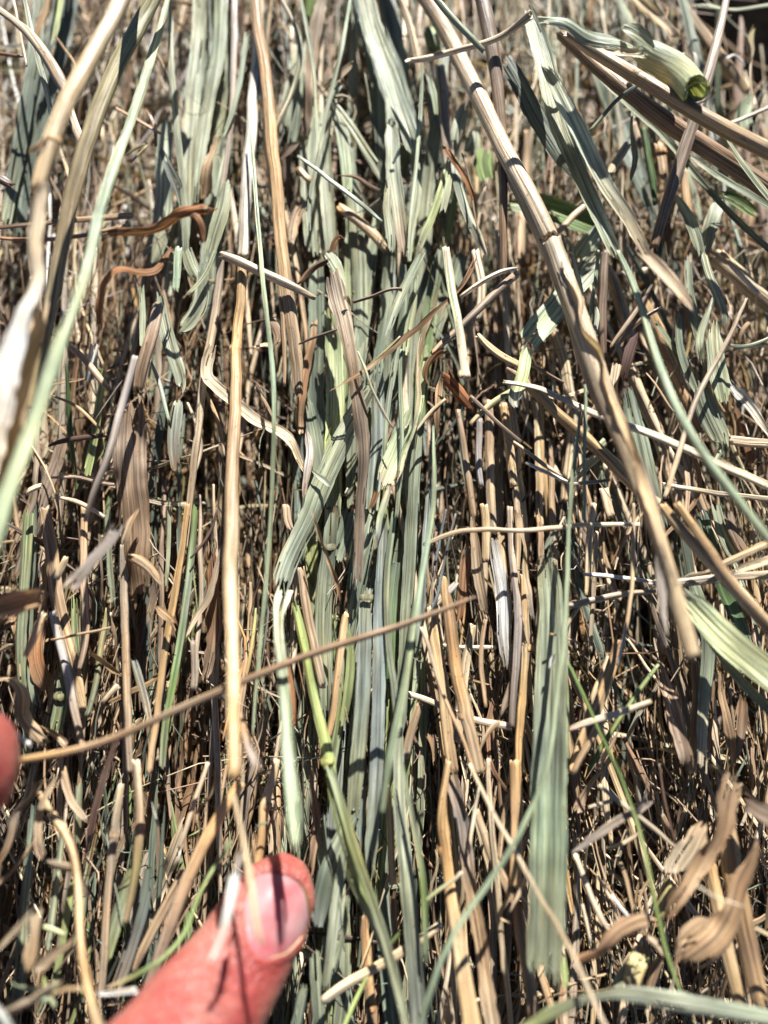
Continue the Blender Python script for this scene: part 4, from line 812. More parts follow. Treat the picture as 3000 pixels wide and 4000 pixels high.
s|31:1510,-60 1520,200 1545,500 1580,850 1600,1150 1610,1340|28 34 36 34 30 24|10 10 10 10 10 10|beige straw|-|
f|31:1440,120 1410,320 1385,560|18 28 22|12 12 12|pale|-|
s|31:1430,260 1500,480 1590,700 1680,900|40 56 60 54|9 9 9 9|beige tan|-|
l|31:1659,820 1610,900 1570,960 1659,1010|30 40 30 20|12 12 12 12|tan straw|curl0.5|
f|31:1160,530 1175,640 1135,760 1140,880|6 8 8 6|13 13 13 13|straw|-|
s|31:1335,665 1270,730 1180,790 1060,905|24 28 26 20|16 16 16 16|greytan limedark|rag0|
l|31:1180,1380 1220,1480 1250,1600 1260,1720|30 60 70 60|7 7 7 7|beige tan|-|
s|31:1659,130 1600,330 1570,600|30 34 30|7 7 7|tan|-|
b|32:150,1660 300,1580 420,1500 560,1455 700,1455 900,1490 1100,1530 1350,1560 1750,1640|60 90 70 60 90 120 130 120 110|24 24 25 25 26 26 26 26 26|limedark sage sagelight sagelight sage|curl0.4 flat|pale sage leaf lying level along the bottom right edge
b|32:330,1200 340,1320 355,1450|30 50 30|10 10 10|lime|-|
l|32:1500,-60 1450,60 1400,220 1350,380 1290,540 1200,690 1120,800 1040,900 960,1020|160 180 180 150 130 120 110 90 50|18 19 20 20 20 20 20 19 18|tan brown tan brown|curl0.4|long tan leaf slanting down left in the lower right corner
l|32:1260,320 1200,430 1150,540 1090,640 1050,730|80 150 190 200 170|17 17 17 17 17|tan beige beige|rag1|pale papery leaf flap cut square at its lower end
l|32:1000,1010 900,1000 800,1015 700,1050 620,1130 560,1200 460,1240 340,1300|80 110 120 120 120 120 110 90|20 20 20 20 20 19 19 18|tan brown brown rustbrown|curl0.4|brown leaf arching left toward the broadest blade's foot
l|32:1590,390 1590,520 1565,650 1510,760 1480,880 1450,980 1380,1080 1280,1170 1170,1260 1080,1350|20 60 90 130 150 160 180 220 210 90|21 21 21 21 21 21 20 20 19 18|tan brown tan tan brown|curl0.5|big curled tan leaf, lowest of the brown leaves bottom right
l|32:1340,990 1250,1030 1160,1090 1080,1180|60 160 180 90|18 18 18 17|brown tan|-|
s|32:1370,250 1400,480 1440,700 1480,900 1530,1150 1580,1400 1620,1560|110 130 134 134 130 126 110|12 12 12 12 12 12 12|tan gold brown gold|rag1|
s|32:1270,600 1310,780 1350,980 1400,1200 1450,1400 1480,1540|90 100 104 104 96 80|10 10 10 10 10 10|gold straw gold|-|
l|32:365,560 430,510 520,450 620,390 720,320 800,290 860,250 940,190|40 70 76 80 70 50 36 20|18 18 18 18 18 18 18 18|lilac greytan lilac|-|fuzzy grey forked leaf jutting out from behind the broadest blade
l|32:800,290 850,230 895,150|24 34 14|19 19 19|lilac|-|
l|32:640,-60 560,60 480,180 390,330 |60 80 90 70|9 9 9 9|beige brown pinktan|-|
s|32:560,105 700,220 780,280 880,350 980,440 1060,515|24 30 30 30 28 20|13 13 13 13 13 13|pale beige|-|
s|32:490,250 560,235 655,215|18 26 26|12 12 12|pale|-|
l|32:600,520 690,500 780,450 860,390|16 34 36 20|12 12 12 12|pale tan|curl0.5|
s|32:680,560 740,700 800,960|24 30 22|9 9 9|tan|-|
f|32:450,880 480,1000 510,1140|20 24 16|10 10 10|pale|-|
s|32:400,560 460,700 520,850 590,990 650,1090|30 34 36 34 24|11 11 11 11 11|pale greytan|-|
f|32:560,700 640,850 690,1000|20 24 16|8 8 8|beige|-|
f|32:640,820 720,920 770,980|22 26 18|9 9 9|white|-|
f|32:880,980 830,860 900,700|16 20 14|11 11 11|tan|-|
l|32:1720,330 1600,280 1500,200 1420,160|120 130 100 60|19 19 19 19|greybrown dark|-|
s|32:850,1190 810,1290 760,1440|110 124 110|11 11 11|limedark straw|rag0|short lime yellow stem stub near the bottom edge
b|32:760,1260 700,1360 660,1430|40 70 60|11 11 11|sage|-|
s|32:1030,720 980,850 930,980|80 90 70|10 10 10|olive|-|
l|32:850,1090 930,1130 985,1240|40 70 40|15 15 15|pinktan beige|-|
s|32:960,1230 910,1350 880,1470|50 60 50|9 9 9|brown|-|
f|32:1200,770 1320,845 1500,905|12 16 10|29 29 29|pale|-|
f|32:1570,1040 1720,1120|22 24|20 20|straw|-|
f|32:950,-30 1000,250 1060,480|16 20 12|12 12 12|dark|-|
s|32:40,880 70,1100 110,1350 150,1700|70 84 84 80|10 10 10 10|rustbrown tan brown|-|
s|32:20,-60 30,250 35,500 10,780|70 84 84 70|10 10 10 10|gold tan gold|-|
l|32:110,500 80,700 30,830 -20,960|30 44 40 30|14 14 14 14|beige greytan|-|
s|F:930,-20 990,130 1040,240 1085,340 1130,440 1175,540 1220,660 1265,800 1300,900|12 14 16 16 16 16 18 16 10|11 13 15 17 19 21 23 25 26|brown greytan beige tan|-|thin brownish straw lying against the left side of the weathered beige stem
l|F:1205,560 1250,660 1295,770 1330,870 1370,980 1405,1080 1440,1190 1462,1290|10 16 20 20 18 18 16 8|27 29 31 33 35 37 38 38|pale straw beige|curl0.3|split pale strip lying along the upper side of the blurred straw stem
l|F:1090,330 1120,400 1160,480 1195,560 1225,640|8 14 16 14 6|20 21 23 25 26|greybrown beige|curl0.3|torn greyish bark shred on the bend of the beige stem
'''
# ------------------------------------------------------------------ the ground under and behind the hay
def ground_material():
    m, nt, ns, ls = new_mat('dark_soil')
    out = node(ns, 'ShaderNodeOutputMaterial'); bs = node(ns, 'ShaderNodeBsdfPrincipled')
    tc = node(ns, 'ShaderNodeTexCoord')
    n1 = node(ns, 'ShaderNodeTexNoise'); n1.inputs['Scale'].default_value = 260; n1.inputs['Detail'].default_value = 6
    n2 = node(ns, 'ShaderNodeTexNoise'); n2.inputs['Scale'].default_value = 30; n2.inputs['Detail'].default_value = 4
    ls.new(tc.outputs['Object'], n1.inputs['Vector']); ls.new(tc.outputs['Object'], n2.inputs['Vector'])
    r = node(ns, 'ShaderNodeValToRGB')
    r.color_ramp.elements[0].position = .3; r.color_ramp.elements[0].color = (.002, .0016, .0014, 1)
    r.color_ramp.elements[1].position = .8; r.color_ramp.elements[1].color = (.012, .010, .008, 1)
    ls.new(n1.outputs['Fac'], r.inputs['Fac']); ls.new(r.outputs['Color'], bs.inputs['Base Color'])
    bs.inputs['Roughness'].default_value = 1.0; bs.inputs['Specular IOR Level'].default_value = 0.0
    b = node(ns, 'ShaderNodeBump'); b.inputs['Distance'].default_value = .003
    ls.new(n2.outputs['Fac'], b.inputs['Height']); ls.new(b.outputs['Normal'], bs.inputs['Normal'])
    ls.new(bs.outputs[0], out.inputs['Surface'])
    return m
def build_ground():
    rng = np.random.default_rng(5)
    n = 130
    s = np.linspace(-1, 1, n); s = np.sign(s) * np.abs(s) ** 2.2 * 6.0
    X, Y = np.meshgrid(s, s)
    Z = -.068 + .006 * np.sin(X * 45 + 1) * np.cos(Y * 38) + .0015 * rng.normal(size=X.shape)
    Z = np.where(np.hypot(X, Y) < .12, Z, Z)
    V = np.stack([X, Y, Z], -1).reshape(-1, 3)
    F = grid_faces(n, n, False)
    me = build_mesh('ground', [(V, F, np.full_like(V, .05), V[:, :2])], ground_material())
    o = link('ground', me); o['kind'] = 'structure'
build_ground()

# ------------------------------------------------------------------ the tangled mass underneath, too many to count
def zone(px, py):
    """which mixture of hay shows around a place: lists of (colour, weight), share of blades / stems / leaves, how upright"""
    if px < 900 and py < 1000:  # white share raised to paint in the blown-out sunlight
        return (['beige', 'pale', 'tan', 'greytan', 'white', 'sage'], [3, 2.5, 1.6, 1.6, 2.2, .8], (.4, .3, .3), .5)
    if px < 1000:  # browns are the leaves' own, their share raised to paint in shade
        return (['brown', 'tan', 'beige', 'sage', 'greybrown', 'pale', 'limedark', 'gold', 'sagedark'], [3.6, 2.6, 1.6, .9, 2.6, 1.0, .4, .5, 1.0], (.35, .3, .35), .78)
    if px < 1800:
        return (['sage', 'sagedark', 'tan', 'beige', 'greytan', 'pale', 'brown', 'tealdark', 'dark'], [2, 2, 2, 1.6, 1.4, 1, 1.4, 1, .8], (.5, .28, .22), .88)
    if py < 1100:
        return (['beige', 'pale', 'sage', 'tan', 'sagelight', 'greytan', 'gold', 'sagedark'], [2.5, 2, 1.4, 2.2, .8, 1.5, .6, .8], (.42, .33, .25), .45)
    if px < 2100:
        return (['tan', 'beige', 'gold', 'greytan', 'brown', 'pale', 'straw'], [2.6, 2, 1.2, 1.8, 2, 1.6, 1.2], (.35, .4, .25), .85)
    return (['tan', 'beige', 'greytan', 'brown', 'pale', 'greybrown', 'sage', 'sagedark', 'gold', 'straw'], [2.6, 2.2, 1.8, 1.8, 1.6, 1.6, .6, .9, .8, .8], (.35, .38, .27), .62)
def outside_pile(x, y):
    px, py = to_px((x, y, 0.0))
    return (py < 430 and px > 2690 + .25 * py) or (px > 2650 and py < -200)
HOLES = [(1010, 1650, 60, 380), (1780, 1850, 110, 190), (2500, 2720, 170, 220), (2720, 3560, 150, 260), (1480, 720, 110, 150), (820, 2700, 70, 500), (90, 3500, 110, 380),
         (1890, 2380, 80, 260), (1440, 3650, 90, 220), (2330, 3720, 120, 160), (1150, 3250, 60, 150), (2440, 2350, 120, 120), (1130, 1280, 60, 120), (640, 3450, 90, 160), (2900, 2900, 100, 260), (2350, 1900, 70, 200)]
def hollow(px, py):
    v = sum(1.0 for x, y, a, c in HOLES if ((px - x) / a) ** 2 + ((py - y) / c) ** 2 < 1)
    w = math.sin(px * .0113 + 1.3 * math.sin(py * .0031)) * math.sin(py * .0047 + 1.7 * math.sin(px * .0071) + .8)
    return v > 0 or w > .30
def build_mass():
    rng = np.random.default_rng(77)
    sets = {'b': [], 's': [], 'l': []}
    def one(x, y, z, length, width, px, py, upright_bias=None, tilt=.12, seg=None, kind=None, bendy=1.0):
        cols, wts, kinds, up = zone(px, py)
        if upright_bias is not None: up = upright_bias
        wts = np.array(wts) / sum(wts)
        cname = rng.choice(cols, p=wts)
        c0 = np.array(PAL[cname]) * rng.uniform(.45, 1.15) * rng.uniform(.94, 1.06, 3)
        c1 = c0 * rng.uniform(.8, 1.2) if rng.random() < .7 else np.array(PAL[rng.choice(['tan', 'beige', 'brown'])])
        if rng.random() < up: ang = math.pi / 2 + rng.normal() * .13
        else: ang = rng.uniform(0, math.pi)
        d = np.array([math.cos(ang), math.sin(ang), rng.normal() * tilt])
        sd_ = np.array([-d[1], d[0], 0])
        n = 4
        t = np.linspace(-.5, .5, n)
        bend = rng.normal() * .10 * bendy * (1 if length > .02 else 2); wob = rng.normal(size=n) * .02 * bendy
        P = np.array([x, y, z]) + length * (t[:, None] * d + ((bend * (t**2 - .1) + wob)[:, None]) * sd_)
        P[:, 2] += length * rng.normal() * .05 * (t**2)
        kind = kind or rng.choice(['b', 's', 'l'], p=kinds)
        st_ = max(length / 9, .0022)
        W = width * np.array([.6, 1, 1, .5]) if kind != 's' else np.full(4, width)
        C = np.stack([c0, c0, c1, c1])
        if kind == 's':
            sets['s'].append(make_tube(rng, P, np.maximum(W * .48, .0003), C, step=max(length / 6, .003), m=6, wall=width > .0016, rag=.5, bulges=()))
        elif kind == 'b':
            sets['b'].append(make_ribbon(rng, P, W, C, step=st_, m=4 if width < .0016 else 6, wild=.1, fold=.4, rag=.8, roll0=rng.normal() * .55))
        else:
            sets['l'].append(make_ribbon(rng, P, W * 1.1, C, step=max(length / 16, .0012), m=5, wild=rng.uniform(.4, 1.3), curl=rng.uniform(0, .9), rag=1.2, roll0=rng.normal() * .8))
    def scatter(n, zlo, zhi, llo, lhi, wlo, whi, margin, **kw):
        k = 0
        while k < n:
            px = rng.uniform(-margin, 3000 + margin); py = rng.uniform(-margin, 4000 + margin)
            z = rng.uniform(zlo, zhi)
            p = at(px, py, z)
            if outside_pile(p[0], p[1]): continue
            if z > -.028 and rng.random() < .93 and hollow(px, py): continue
            ln = llo * (lhi / llo) ** rng.random(); wd = wlo * (whi / wlo) ** rng.random()
            one(p[0], p[1], z, ln, wd, px, py, **kw); k += 1
    scatter(900, -.062, -.040, .04, .14, .0015, .0050, 1300, tilt=.05)
    scatter(1500, -.044, -.026, .04, .14, .0010, .0040, 700, tilt=.08)
    scatter(1500, -.026, -.012, .04, .13, .0007, .0030, 450, tilt=.08)
    scatter(700, -.014, -.002, .035, .12, .0005, .0024, 300, tilt=.07)
    scatter(300, -.016, .000, .010, .030, .0004, .0014, 250, upright_bias=.3, tilt=.3)
    scatter(350, -.010, .005, .004, .018, .0002, .0008, 150, upright_bias=.5, tilt=.35)
    scatter(800, -.012, .007, .008, .035, .00014, .00036, 150, upright_bias=.65, tilt=.2, bendy=3.5)
    # long thin fibres lying along the stems
    scatter(2000, -.014, .001, .03, .12, .00025, .0009, 300, upright_bias=.85, tilt=.05)
    # wispy crumpled fibres tangled over the brown parts
    for (x0, x1, y0, y1, n) in ((-150, 1050, 1300, 4150, 380), (2150, 3150, 900, 4150, 330), (1650, 2150, 1300, 2900, 60)):
        for _ in range(n):
            px = rng.uniform(x0, x1); py = rng.uniform(y0, y1); z = rng.uniform(-.012, .006)
            if hollow(px, py): continue
            p = at(px, py, z)
            one(p[0], p[1], z, rng.uniform(.014, .055), rng.uniform(.0003, .0013), px, py, upright_bias=.7, tilt=.2, kind=('l', 'b', 's')[int(rng.integers(0, 3))], bendy=3.0)
    # pale shredded litter, its white bits painting in sun glare, lying lower down, beyond the hay at the two top corners
    for (x0, x1, y0, y1, n) in ((-700, 900, -700, 900, 700), (2500, 3500, 330, 1150, 220)):
        for _ in range(n):
            px = rng.uniform(x0, x1); py = rng.uniform(y0, y1)
            z = rng.uniform(-.034, -.004)
            p = at(px, py, z)
            if outside_pile(p[0], p[1]): continue
            one(p[0], p[1], z, rng.uniform(.010, .040), rng.uniform(.0005, .0022), 300, 300, upright_bias=.3, tilt=.2)
    for key, name, mat, lab, cat in (('b', 'tangled_grass_blades', M_BLADE, 'dense tangle of narrow grey green and tan grass blades deep in the hay', 'hay'),
                                     ('s', 'loose_straw', M_STEM, 'countless thin tan and beige straw bits packed beneath the larger stems', 'straw'),
                                     ('l', 'shredded_leaf_litter', M_LEAF, 'shredded crumpled brown and beige dry leaf bits filling the gaps', 'leaf litter')):
        o = link(name, build_mesh(name, sets[key], mat))
        o['kind'] = 'stuff'; o['label'] = lab; o['category'] = cat
build_mass()

# ------------------------------------------------------------------ the hand: thumb and fingertip that part the hay
def skin_material(name, base, rough, sss, nail=False):
    m, nt, ns, ls = new_mat(name)
    out = node(ns, 'ShaderNodeOutputMaterial'); bs = node(ns, 'ShaderNodeBsdfPrincipled')
    tc = node(ns, 'ShaderNodeTexCoord')
    def nz(s, d, dim='3D'):
        n = node(ns, 'ShaderNodeTexNoise'); n.inputs['Scale'].default_value = s; n.inputs['Detail'].default_value = d
        ls.new(tc.outputs['Object'], n.inputs['Vector']); return n
    n1, n2 = nz(110, 3), nz(900, 4)
    vor = node(ns, 'ShaderNodeTexVoronoi', feature='DISTANCE_TO_EDGE'); vor.inputs['Scale'].default_value = 1100
    ls.new(tc.outputs['Object'], vor.inputs['Vector'])
    r = node(ns, 'ShaderNodeValToRGB')
    e = r.color_ramp.elements
    e[0].position = .35; e[0].color = (base[0] * .92, base[1] * .55, base[2] * .6, 1)
    e[1].position = .68; e[1].color = (min(base[0] * 1.1, 1), base[1] * 1.45, base[2] * 1.45, 1)
    ls.new(n1.outputs['Fac'], r.inputs['Fac']); ls.new(r.outputs['Color'], bs.inputs['Base Color'])
    bs.inputs['Roughness'].default_value = rough
    bs.inputs['Specular IOR Level'].default_value = .45
    bs.inputs['Subsurface Weight'].default_value = sss
    bs.inputs['Subsurface Radius'].default_value = (1.0, .22, .12)
    bs.inputs['Subsurface Scale'].default_value = .0034
    if not nail:
        ad = node(ns, 'ShaderNodeMath', operation='ADD')
        ls.new(n2.outputs['Fac'], ad.inputs[0]); ls.new(vor.outputs['Distance'], ad.inputs[1])
        b = node(ns, 'ShaderNodeBump'); b.inputs['Distance'].default_value = .00045; b.inputs['Strength'].default_value = 1.0
        ls.new(ad.outputs[0], b.inputs['Height']); ls.new(b.outputs['Normal'], bs.inputs['Normal'])
    else:
        b = node(ns, 'ShaderNodeBump'); b.inputs['Distance'].default_value = .00005; b.inputs['Strength'].default_value = .6
        ls.new(n1.outputs['Fac'], b.inputs['Height']); ls.new(b.outputs['Normal'], bs.inputs['Normal'])
        bs.inputs['Coat Weight'].default_value = .06; bs.inputs['Coat Roughness'].default_value = .3
    ls.new(bs.outputs[0], out.inputs['Surface'])
    return m
def loft(points, radii, m=28, flat=.86):
    """closed tube with rounded ends, returned as vertices and faces"""
    P = np.array(points, float); Rr = np.array(radii, float)
    Q, v, (r,) = smooth_path(P, .0016, [Rr])
    T, S, N = frame(Q, UP, np.zeros(len(v)))
    th = np.linspace(0, 2 * np.pi, m, endpoint=False)
    V = Q[:, None] + S[:, None] * (np.cos(th) * 1.0)[None, :, None] * r[:, None, None] + N[:, None] * (np.sin(th) * flat)[None, :, None] * r[:, None, None]
    n = len(v)
    Vf = V.reshape(-1, 3)
    F = [tuple(f) for f in grid_faces(n, m, True)]
    F.append(tuple(range(m))[::-1]); F.append(tuple((n - 1) * m + k for k in range(m)))
    return Vf, F
def build_hand():
    def U(x, y, h): return at(*tile('U', x, y), h)
    def wU(w, p): return w / 1.8433 * K * depth(p)
    # thumb: centre line (pixel, height of its axis), width
    th = [((-900, 3300), .050, 1300), ((-420, 2700), .046, 1180), ((0, 2200), .041, 1080), ((310, 1830), .036, 1010), ((500, 1610), .032, 955), ((665, 1370), .0285, 890), ((850, 1130), .0245, 815),
          ((1020, 870), .0205, 722), ((1165, 600), .0175, 660), ((1245, 430), .016, 590), ((1285, 300), .0155, 480), ((1302, 210), .015, 330), ((1306, 155), .0148, 160), ((1306, 138), .0148, 30)]
    TP = [U(x, y, h) for (x, y), h, w in th]
    TR = [wU(w, p) / 2 for ((x, y), h, w), p in zip(th, TP)]
    pieces = [loft(TP, TR, 32, .84)]
    # index finger: comes in from the left, only its tip is in the frame
    def Vp(x, y, h): return at(*tile('V', x, y), h)
    fi = [((-4200, 2500), .070, 1500), ((-3200, 1700), .064, 1650), ((-2200, 1300), .056, 1560), ((-1300, 1200), .049, 1520), ((-700, 1230), .044, 1530), ((-350, 1250), .041, 1480), ((-60, 1260), .039, 1280),
          ((120, 1260), .038, 980), ((215, 1255), .0375, 620), ((255, 1250), .037, 300), ((264, 1250), .037, 60)]
    FP = [Vp(x, y, h) for (x, y), h, w in fi]
    FR = [w / 3.16 * K * depth(p) / 2 for ((x, y), h, w), p in zip(fi, FP)]
    pieces.append(loft(FP, FR, 28, .8))
    palm = np.array([-.142, -.205, .085])
    root = FP[0]
    web = TP[0]
    pieces.append(loft([palm + (.0, -.085, .02), palm + (-.002, -.04, .01), palm, palm * .5 + root * .5, root, root + (-.004, .006, 0)], [.028, .030, .040, .038, .020, .008], 32, .62))
    pieces.append(loft([palm + (.005, -.02, .004), (palm + web) / 2, web, TP[1]], [.026, .021, TR[0] * 1.0, TR[1] * .85], 28, .8))
    for k in range(3):                                   # middle, ring and little finger, bent away outside the frame
        a = root + np.array([-.016 - .019 * k, -.004 - .010 * k, .002 + .001 * k])
        b = a + np.array([.004, .046 - .006 * k, -.006]); c = b + np.array([.010, .020 - .003 * k, -.022]); d = c + np.array([.008, .002, -.018])
        pieces.append(loft([palm + (-.01 * k, .02, 0), a, b, c, d, d + (.002, 0, -.006)], [.018, .0105, .0095, .0085, .0075, .003], 20, .9))
    bm = bmesh.new()
    for V, F in pieces:
        vs = [bm.verts.new(p) for p in V]
        for f in F: bm.faces.new([vs[i] for i in f])
    bmesh.ops.recalc_face_normals(bm, faces=bm.faces)
    me = bpy.data.meshes.new('hand_source'); bm.to_mesh(me); bm.free()
    tmp = bpy.data.objects.new('hand_source', me); col.objects.link(tmp)
    md = tmp.modifiers.new('r', 'REMESH'); md.mode = 'VOXEL'; md.voxel_size = .00075; md.use_smooth_shade = True
    ms = tmp.modifiers.new('s', 'SMOOTH'); ms.factor = .5; ms.iterations = 8
    dg = bpy.context.evaluated_depsgraph_get()
    hm = bpy.data.meshes.new_from_object(tmp.evaluated_get(dg), depsgraph=dg)
    bpy.data.objects.remove(tmp); bpy.data.meshes.remove(me)
    hm.name = 'hand'
    n = len(hm.vertices)
    co = np.empty(n * 3, np.float32); hm.vertices.foreach_get('co', co); co = co.reshape(-1, 3).astype(float)
    no = np.empty(n * 3, np.float32); hm.vertices.foreach_get('normal', no); no = no.reshape(-1, 3).astype(float)
    # nail outline as seen in the photograph, used to sink a bed and raise the folds round it
    outline = [(1085, 345), (1120, 318), (1180, 300), (1250, 305), (1330, 325), (1400, 360), (1445, 420), (1470, 500), (1482, 580), (1475, 670), (1440, 745), (1385, 810),
               (1310, 865), (1220, 900), (1130, 895), (1075, 845), (1045, 760), (1030, 650), (1030, 540), (1045, 430)]
    O = np.array([tile('U', x, y) for x, y in outline])
    v = co - CAM
    yc = ct * v[:, 1] + st * v[:, 2]; zc = -(-st * v[:, 1] + ct * v[:, 2])
    PX = np.stack([1500 + v[:, 0] / zc / K, 2000 - yc / zc / K], 1)
    A, B = O, np.roll(O, -1, 0)
    d = np.full(n, 1e9); inside = np.zeros(n, bool); fold_w = np.zeros(n)
    for i, (a, b) in enumerate(zip(A, B)):
        ab = b - a; t = np.clip(((PX - a) @ ab) / (ab @ ab), 0, 1)
        dd = np.hypot(*(PX - (a + t[:, None] * ab)).T)
        prox = 1.0 if 8 <= i <= 16 else (.45 if i >= 17 or i in (6, 7) else .15)
        fold_w = np.where(dd < d, prox, fold_w); d = np.minimum(d, dd)
        c = ((a[1] > PX[:, 1]) != (b[1] > PX[:, 1]))
        xx = (b[0] - a[0]) * (PX[:, 1] - a[1]) / (b[1] - a[1] + 1e-9) + a[0]
        inside ^= (c & (PX[:, 0] < xx))
    face = (no[:, 2] > .1) & (zc < .17)
    ridge = np.exp(-((d - 16) / 16) ** 2) * fold_w * .00055
    bed = np.where(inside, -.00040 * np.clip(d / 14, 0, 1), 0)
    hyp = np.where((~inside) & (d < 60) & (PX[:, 1] < 3560), .0005 * np.exp(-((d - 30) / 22) ** 2), 0)
    disp = np.where(face, np.where(inside, bed, ridge + hyp), 0)
    # shallow creases over the thumb joint
    for (x0, y0, x1, y1, dep, wd) in ((700, 1000, 1180, 1120, .00018, 7), (640, 1090, 1120, 1240, .00022, 8), (560, 1180, 980, 1370, .0002, 8), (820, 1020, 960, 1300, .00012, 6), (500, 1300, 900, 1480, .0002, 9)):
        a = np.array(tile('U', x0, y0)); b = np.array(tile('U', x1, y1)); ab = b - a
        t = np.clip(((PX - a) @ ab) / (ab @ ab), 0, 1)
        wob = 9 * np.sin(t * 9 + x0)
        nrm = np.array([-ab[1], ab[0]]) / np.hypot(*ab)
        dd = np.hypot(*(PX - (a + t[:, None] * ab) - wob[:, None] * nrm).T)
        disp -= np.where(face, 3.0 * dep * np.exp(-(dd / wd) ** 2) * np.sin(np.pi * np.clip(t, .02, .98)), 0)
    co = co + no * disp[:, None]
    hm.vertices.foreach_set('co', co.astype(np.float32).ravel()); hm.update()
    hm.materials.clear(); hm.materials.append(skin_material('bare_skin', (.35, .105, .080), .38, 1.0))
    hm.polygons.foreach_set('use_smooth', np.ones(len(hm.polygons), bool))
    hand = link('person', hm)
    hand['category'] = 'person'
    hand['label'] = 'bare hand with its pink thumb at the bottom and a fingertip at the left edge'
    hand['kind'] = 'thing'
    # thumbnail and its dry cuticle, laid onto the surface of the thumb
    bvh = BVHTree.FromPolygons([tuple(p) for p in co], [tuple(p.vertices) for p in hm.polygons])
    def hit(px, py, lift):
        dr = Vector(ray(px, py)).normalized()
        loc, nr, _, _ = bvh.ray_cast(Vector(CAM), dr)
        if loc is None: return None
        return np.array(loc), np.array(nr)
    cen = O.mean(0); rings = 12; mm = 80
    tt = np.linspace(0, len(O), mm, endpoint=False)
    def ocat(t):
        i = int(t) % len(O); f = t - int(t)
        p0, p1, p2, p3 = O[i - 1], O[i], O[(i + 1) % len(O)], O[(i + 2) % len(O)]
        return .5 * ((2 * p1) + (-p0 + p2) * f + (2 * p0 - 5 * p1 + 4 * p2 - p3) * f * f + (-p0 + 3 * p1 - 3 * p2 + p3) * f ** 3)
    rim = np.array([ocat(t) for t in tt])
    V, F = [], []
    ch = hit(*cen, 0)
    for r in range(rings + 1):
        s = 1 - r / rings * .985
        for q in rim:
            p = cen + (q - cen) * s
            h_ = hit(*p, 0) or ch
            lift = .00036 + .0004 * (1 - s ** 2) if r > 0 else .0000
            V.append(h_[0] + h_[1] * lift)
    V = np.array(V).reshape(rings + 1, mm, 3)
    for _ in range(3):                                   # relax bumps of the surface underneath
        V[1:-1] = .4 * V[1:-1] + .15 * (V[:-2] + V[2:]) + .15 * (np.roll(V, 1, 1)[1:-1] + np.roll(V, -1, 1)[1:-1])
    V = V.reshape(-1, 3)
    F = grid_faces(rings + 1, mm, True)
    F = F[:, ::-1]
    nm = build_mesh('nail', [(V, F, np.full_like(V, .5), V[:, :2] * 1000)], skin_material('nail_plate', (.42, .18, .175), .52, .8, True))
    nail = link('nail', nm, hand); nail['label'] = 'pink thumbnail with a pale centre'
    def strip(path, width, name, color, rg, lift):
        pts = []
        for (x, y) in path:
            h_ = hit(*tile('U', x, y), 0)
            if h_: pts.append(h_[0] + h_[1] * lift)
        C = np.array([color] * len(pts)); W = np.array([width] * len(pts)); W[0] *= .3; W[-1] *= .3
        rr = np.random.default_rng(rg)
        me_ = build_mesh(name, [make_ribbon(rr, pts, W, C, step=.0003, m=6, wild=.35, rag=.8)], M_LEAF)
        return link(name, me_, hand)
    c1 = strip([(1440, 742), (1400, 795), (1330, 862), (1270, 890), (1200, 912)], .00042, 'cuticle', (.60, .42, .30), 3, .0001)
    c1['label'] = 'dry whitish cuticle under the thumbnail'
    c2 = strip([(1350, 330), (1400, 352), (1445, 405), (1475, 480), (1490, 560), (1495, 630)], .0005, 'nail_rim', (.42, .25, .12), 4, .0001)
    c2['label'] = 'dirty brown rim along the free edge of the nail'
build_hand()

# ------------------------------------------------------------------ every stem, blade and leaf one can tell apart
NAMES = {'s': ('straw_stem', 'straw stem', 'straw stems in the hay'), 'b': ('grass_blade', 'grass blade', 'grass blades in the hay'),
         'l': ('dried_leaf', 'dried leaf', 'dried leaves in the hay'), 'f': ('thin_stalk', 'thin stalk', 'thin stalks in the hay')}
WORD = dict(pale='pale straw', white='white', straw='straw yellow', gold='golden', tan='tan', beige='beige', brown='brown', dark='dark brown', rust='rust',
            rustred='rust', rustbrown='reddish brown', rustdark='dark rust', greytan='grey tan', greybrown='grey brown', lilac='lilac grey', pinktan='pinkish tan',
            plum='purplish brown', olive='olive', brownolive='olive brown', olivegreen='olive green', sage='sage', sagelight='pale sage', sagedark='dark sage',
            mint='mint green', bluegrey='bluish grey', tealdark='dark bluish green', bluedark='dark grey', lime='lime', limepale='pale lime', limedark='yellowish green',
            limestripe='sage', limebright='bright lime', green='green', deepgreen='deep green')
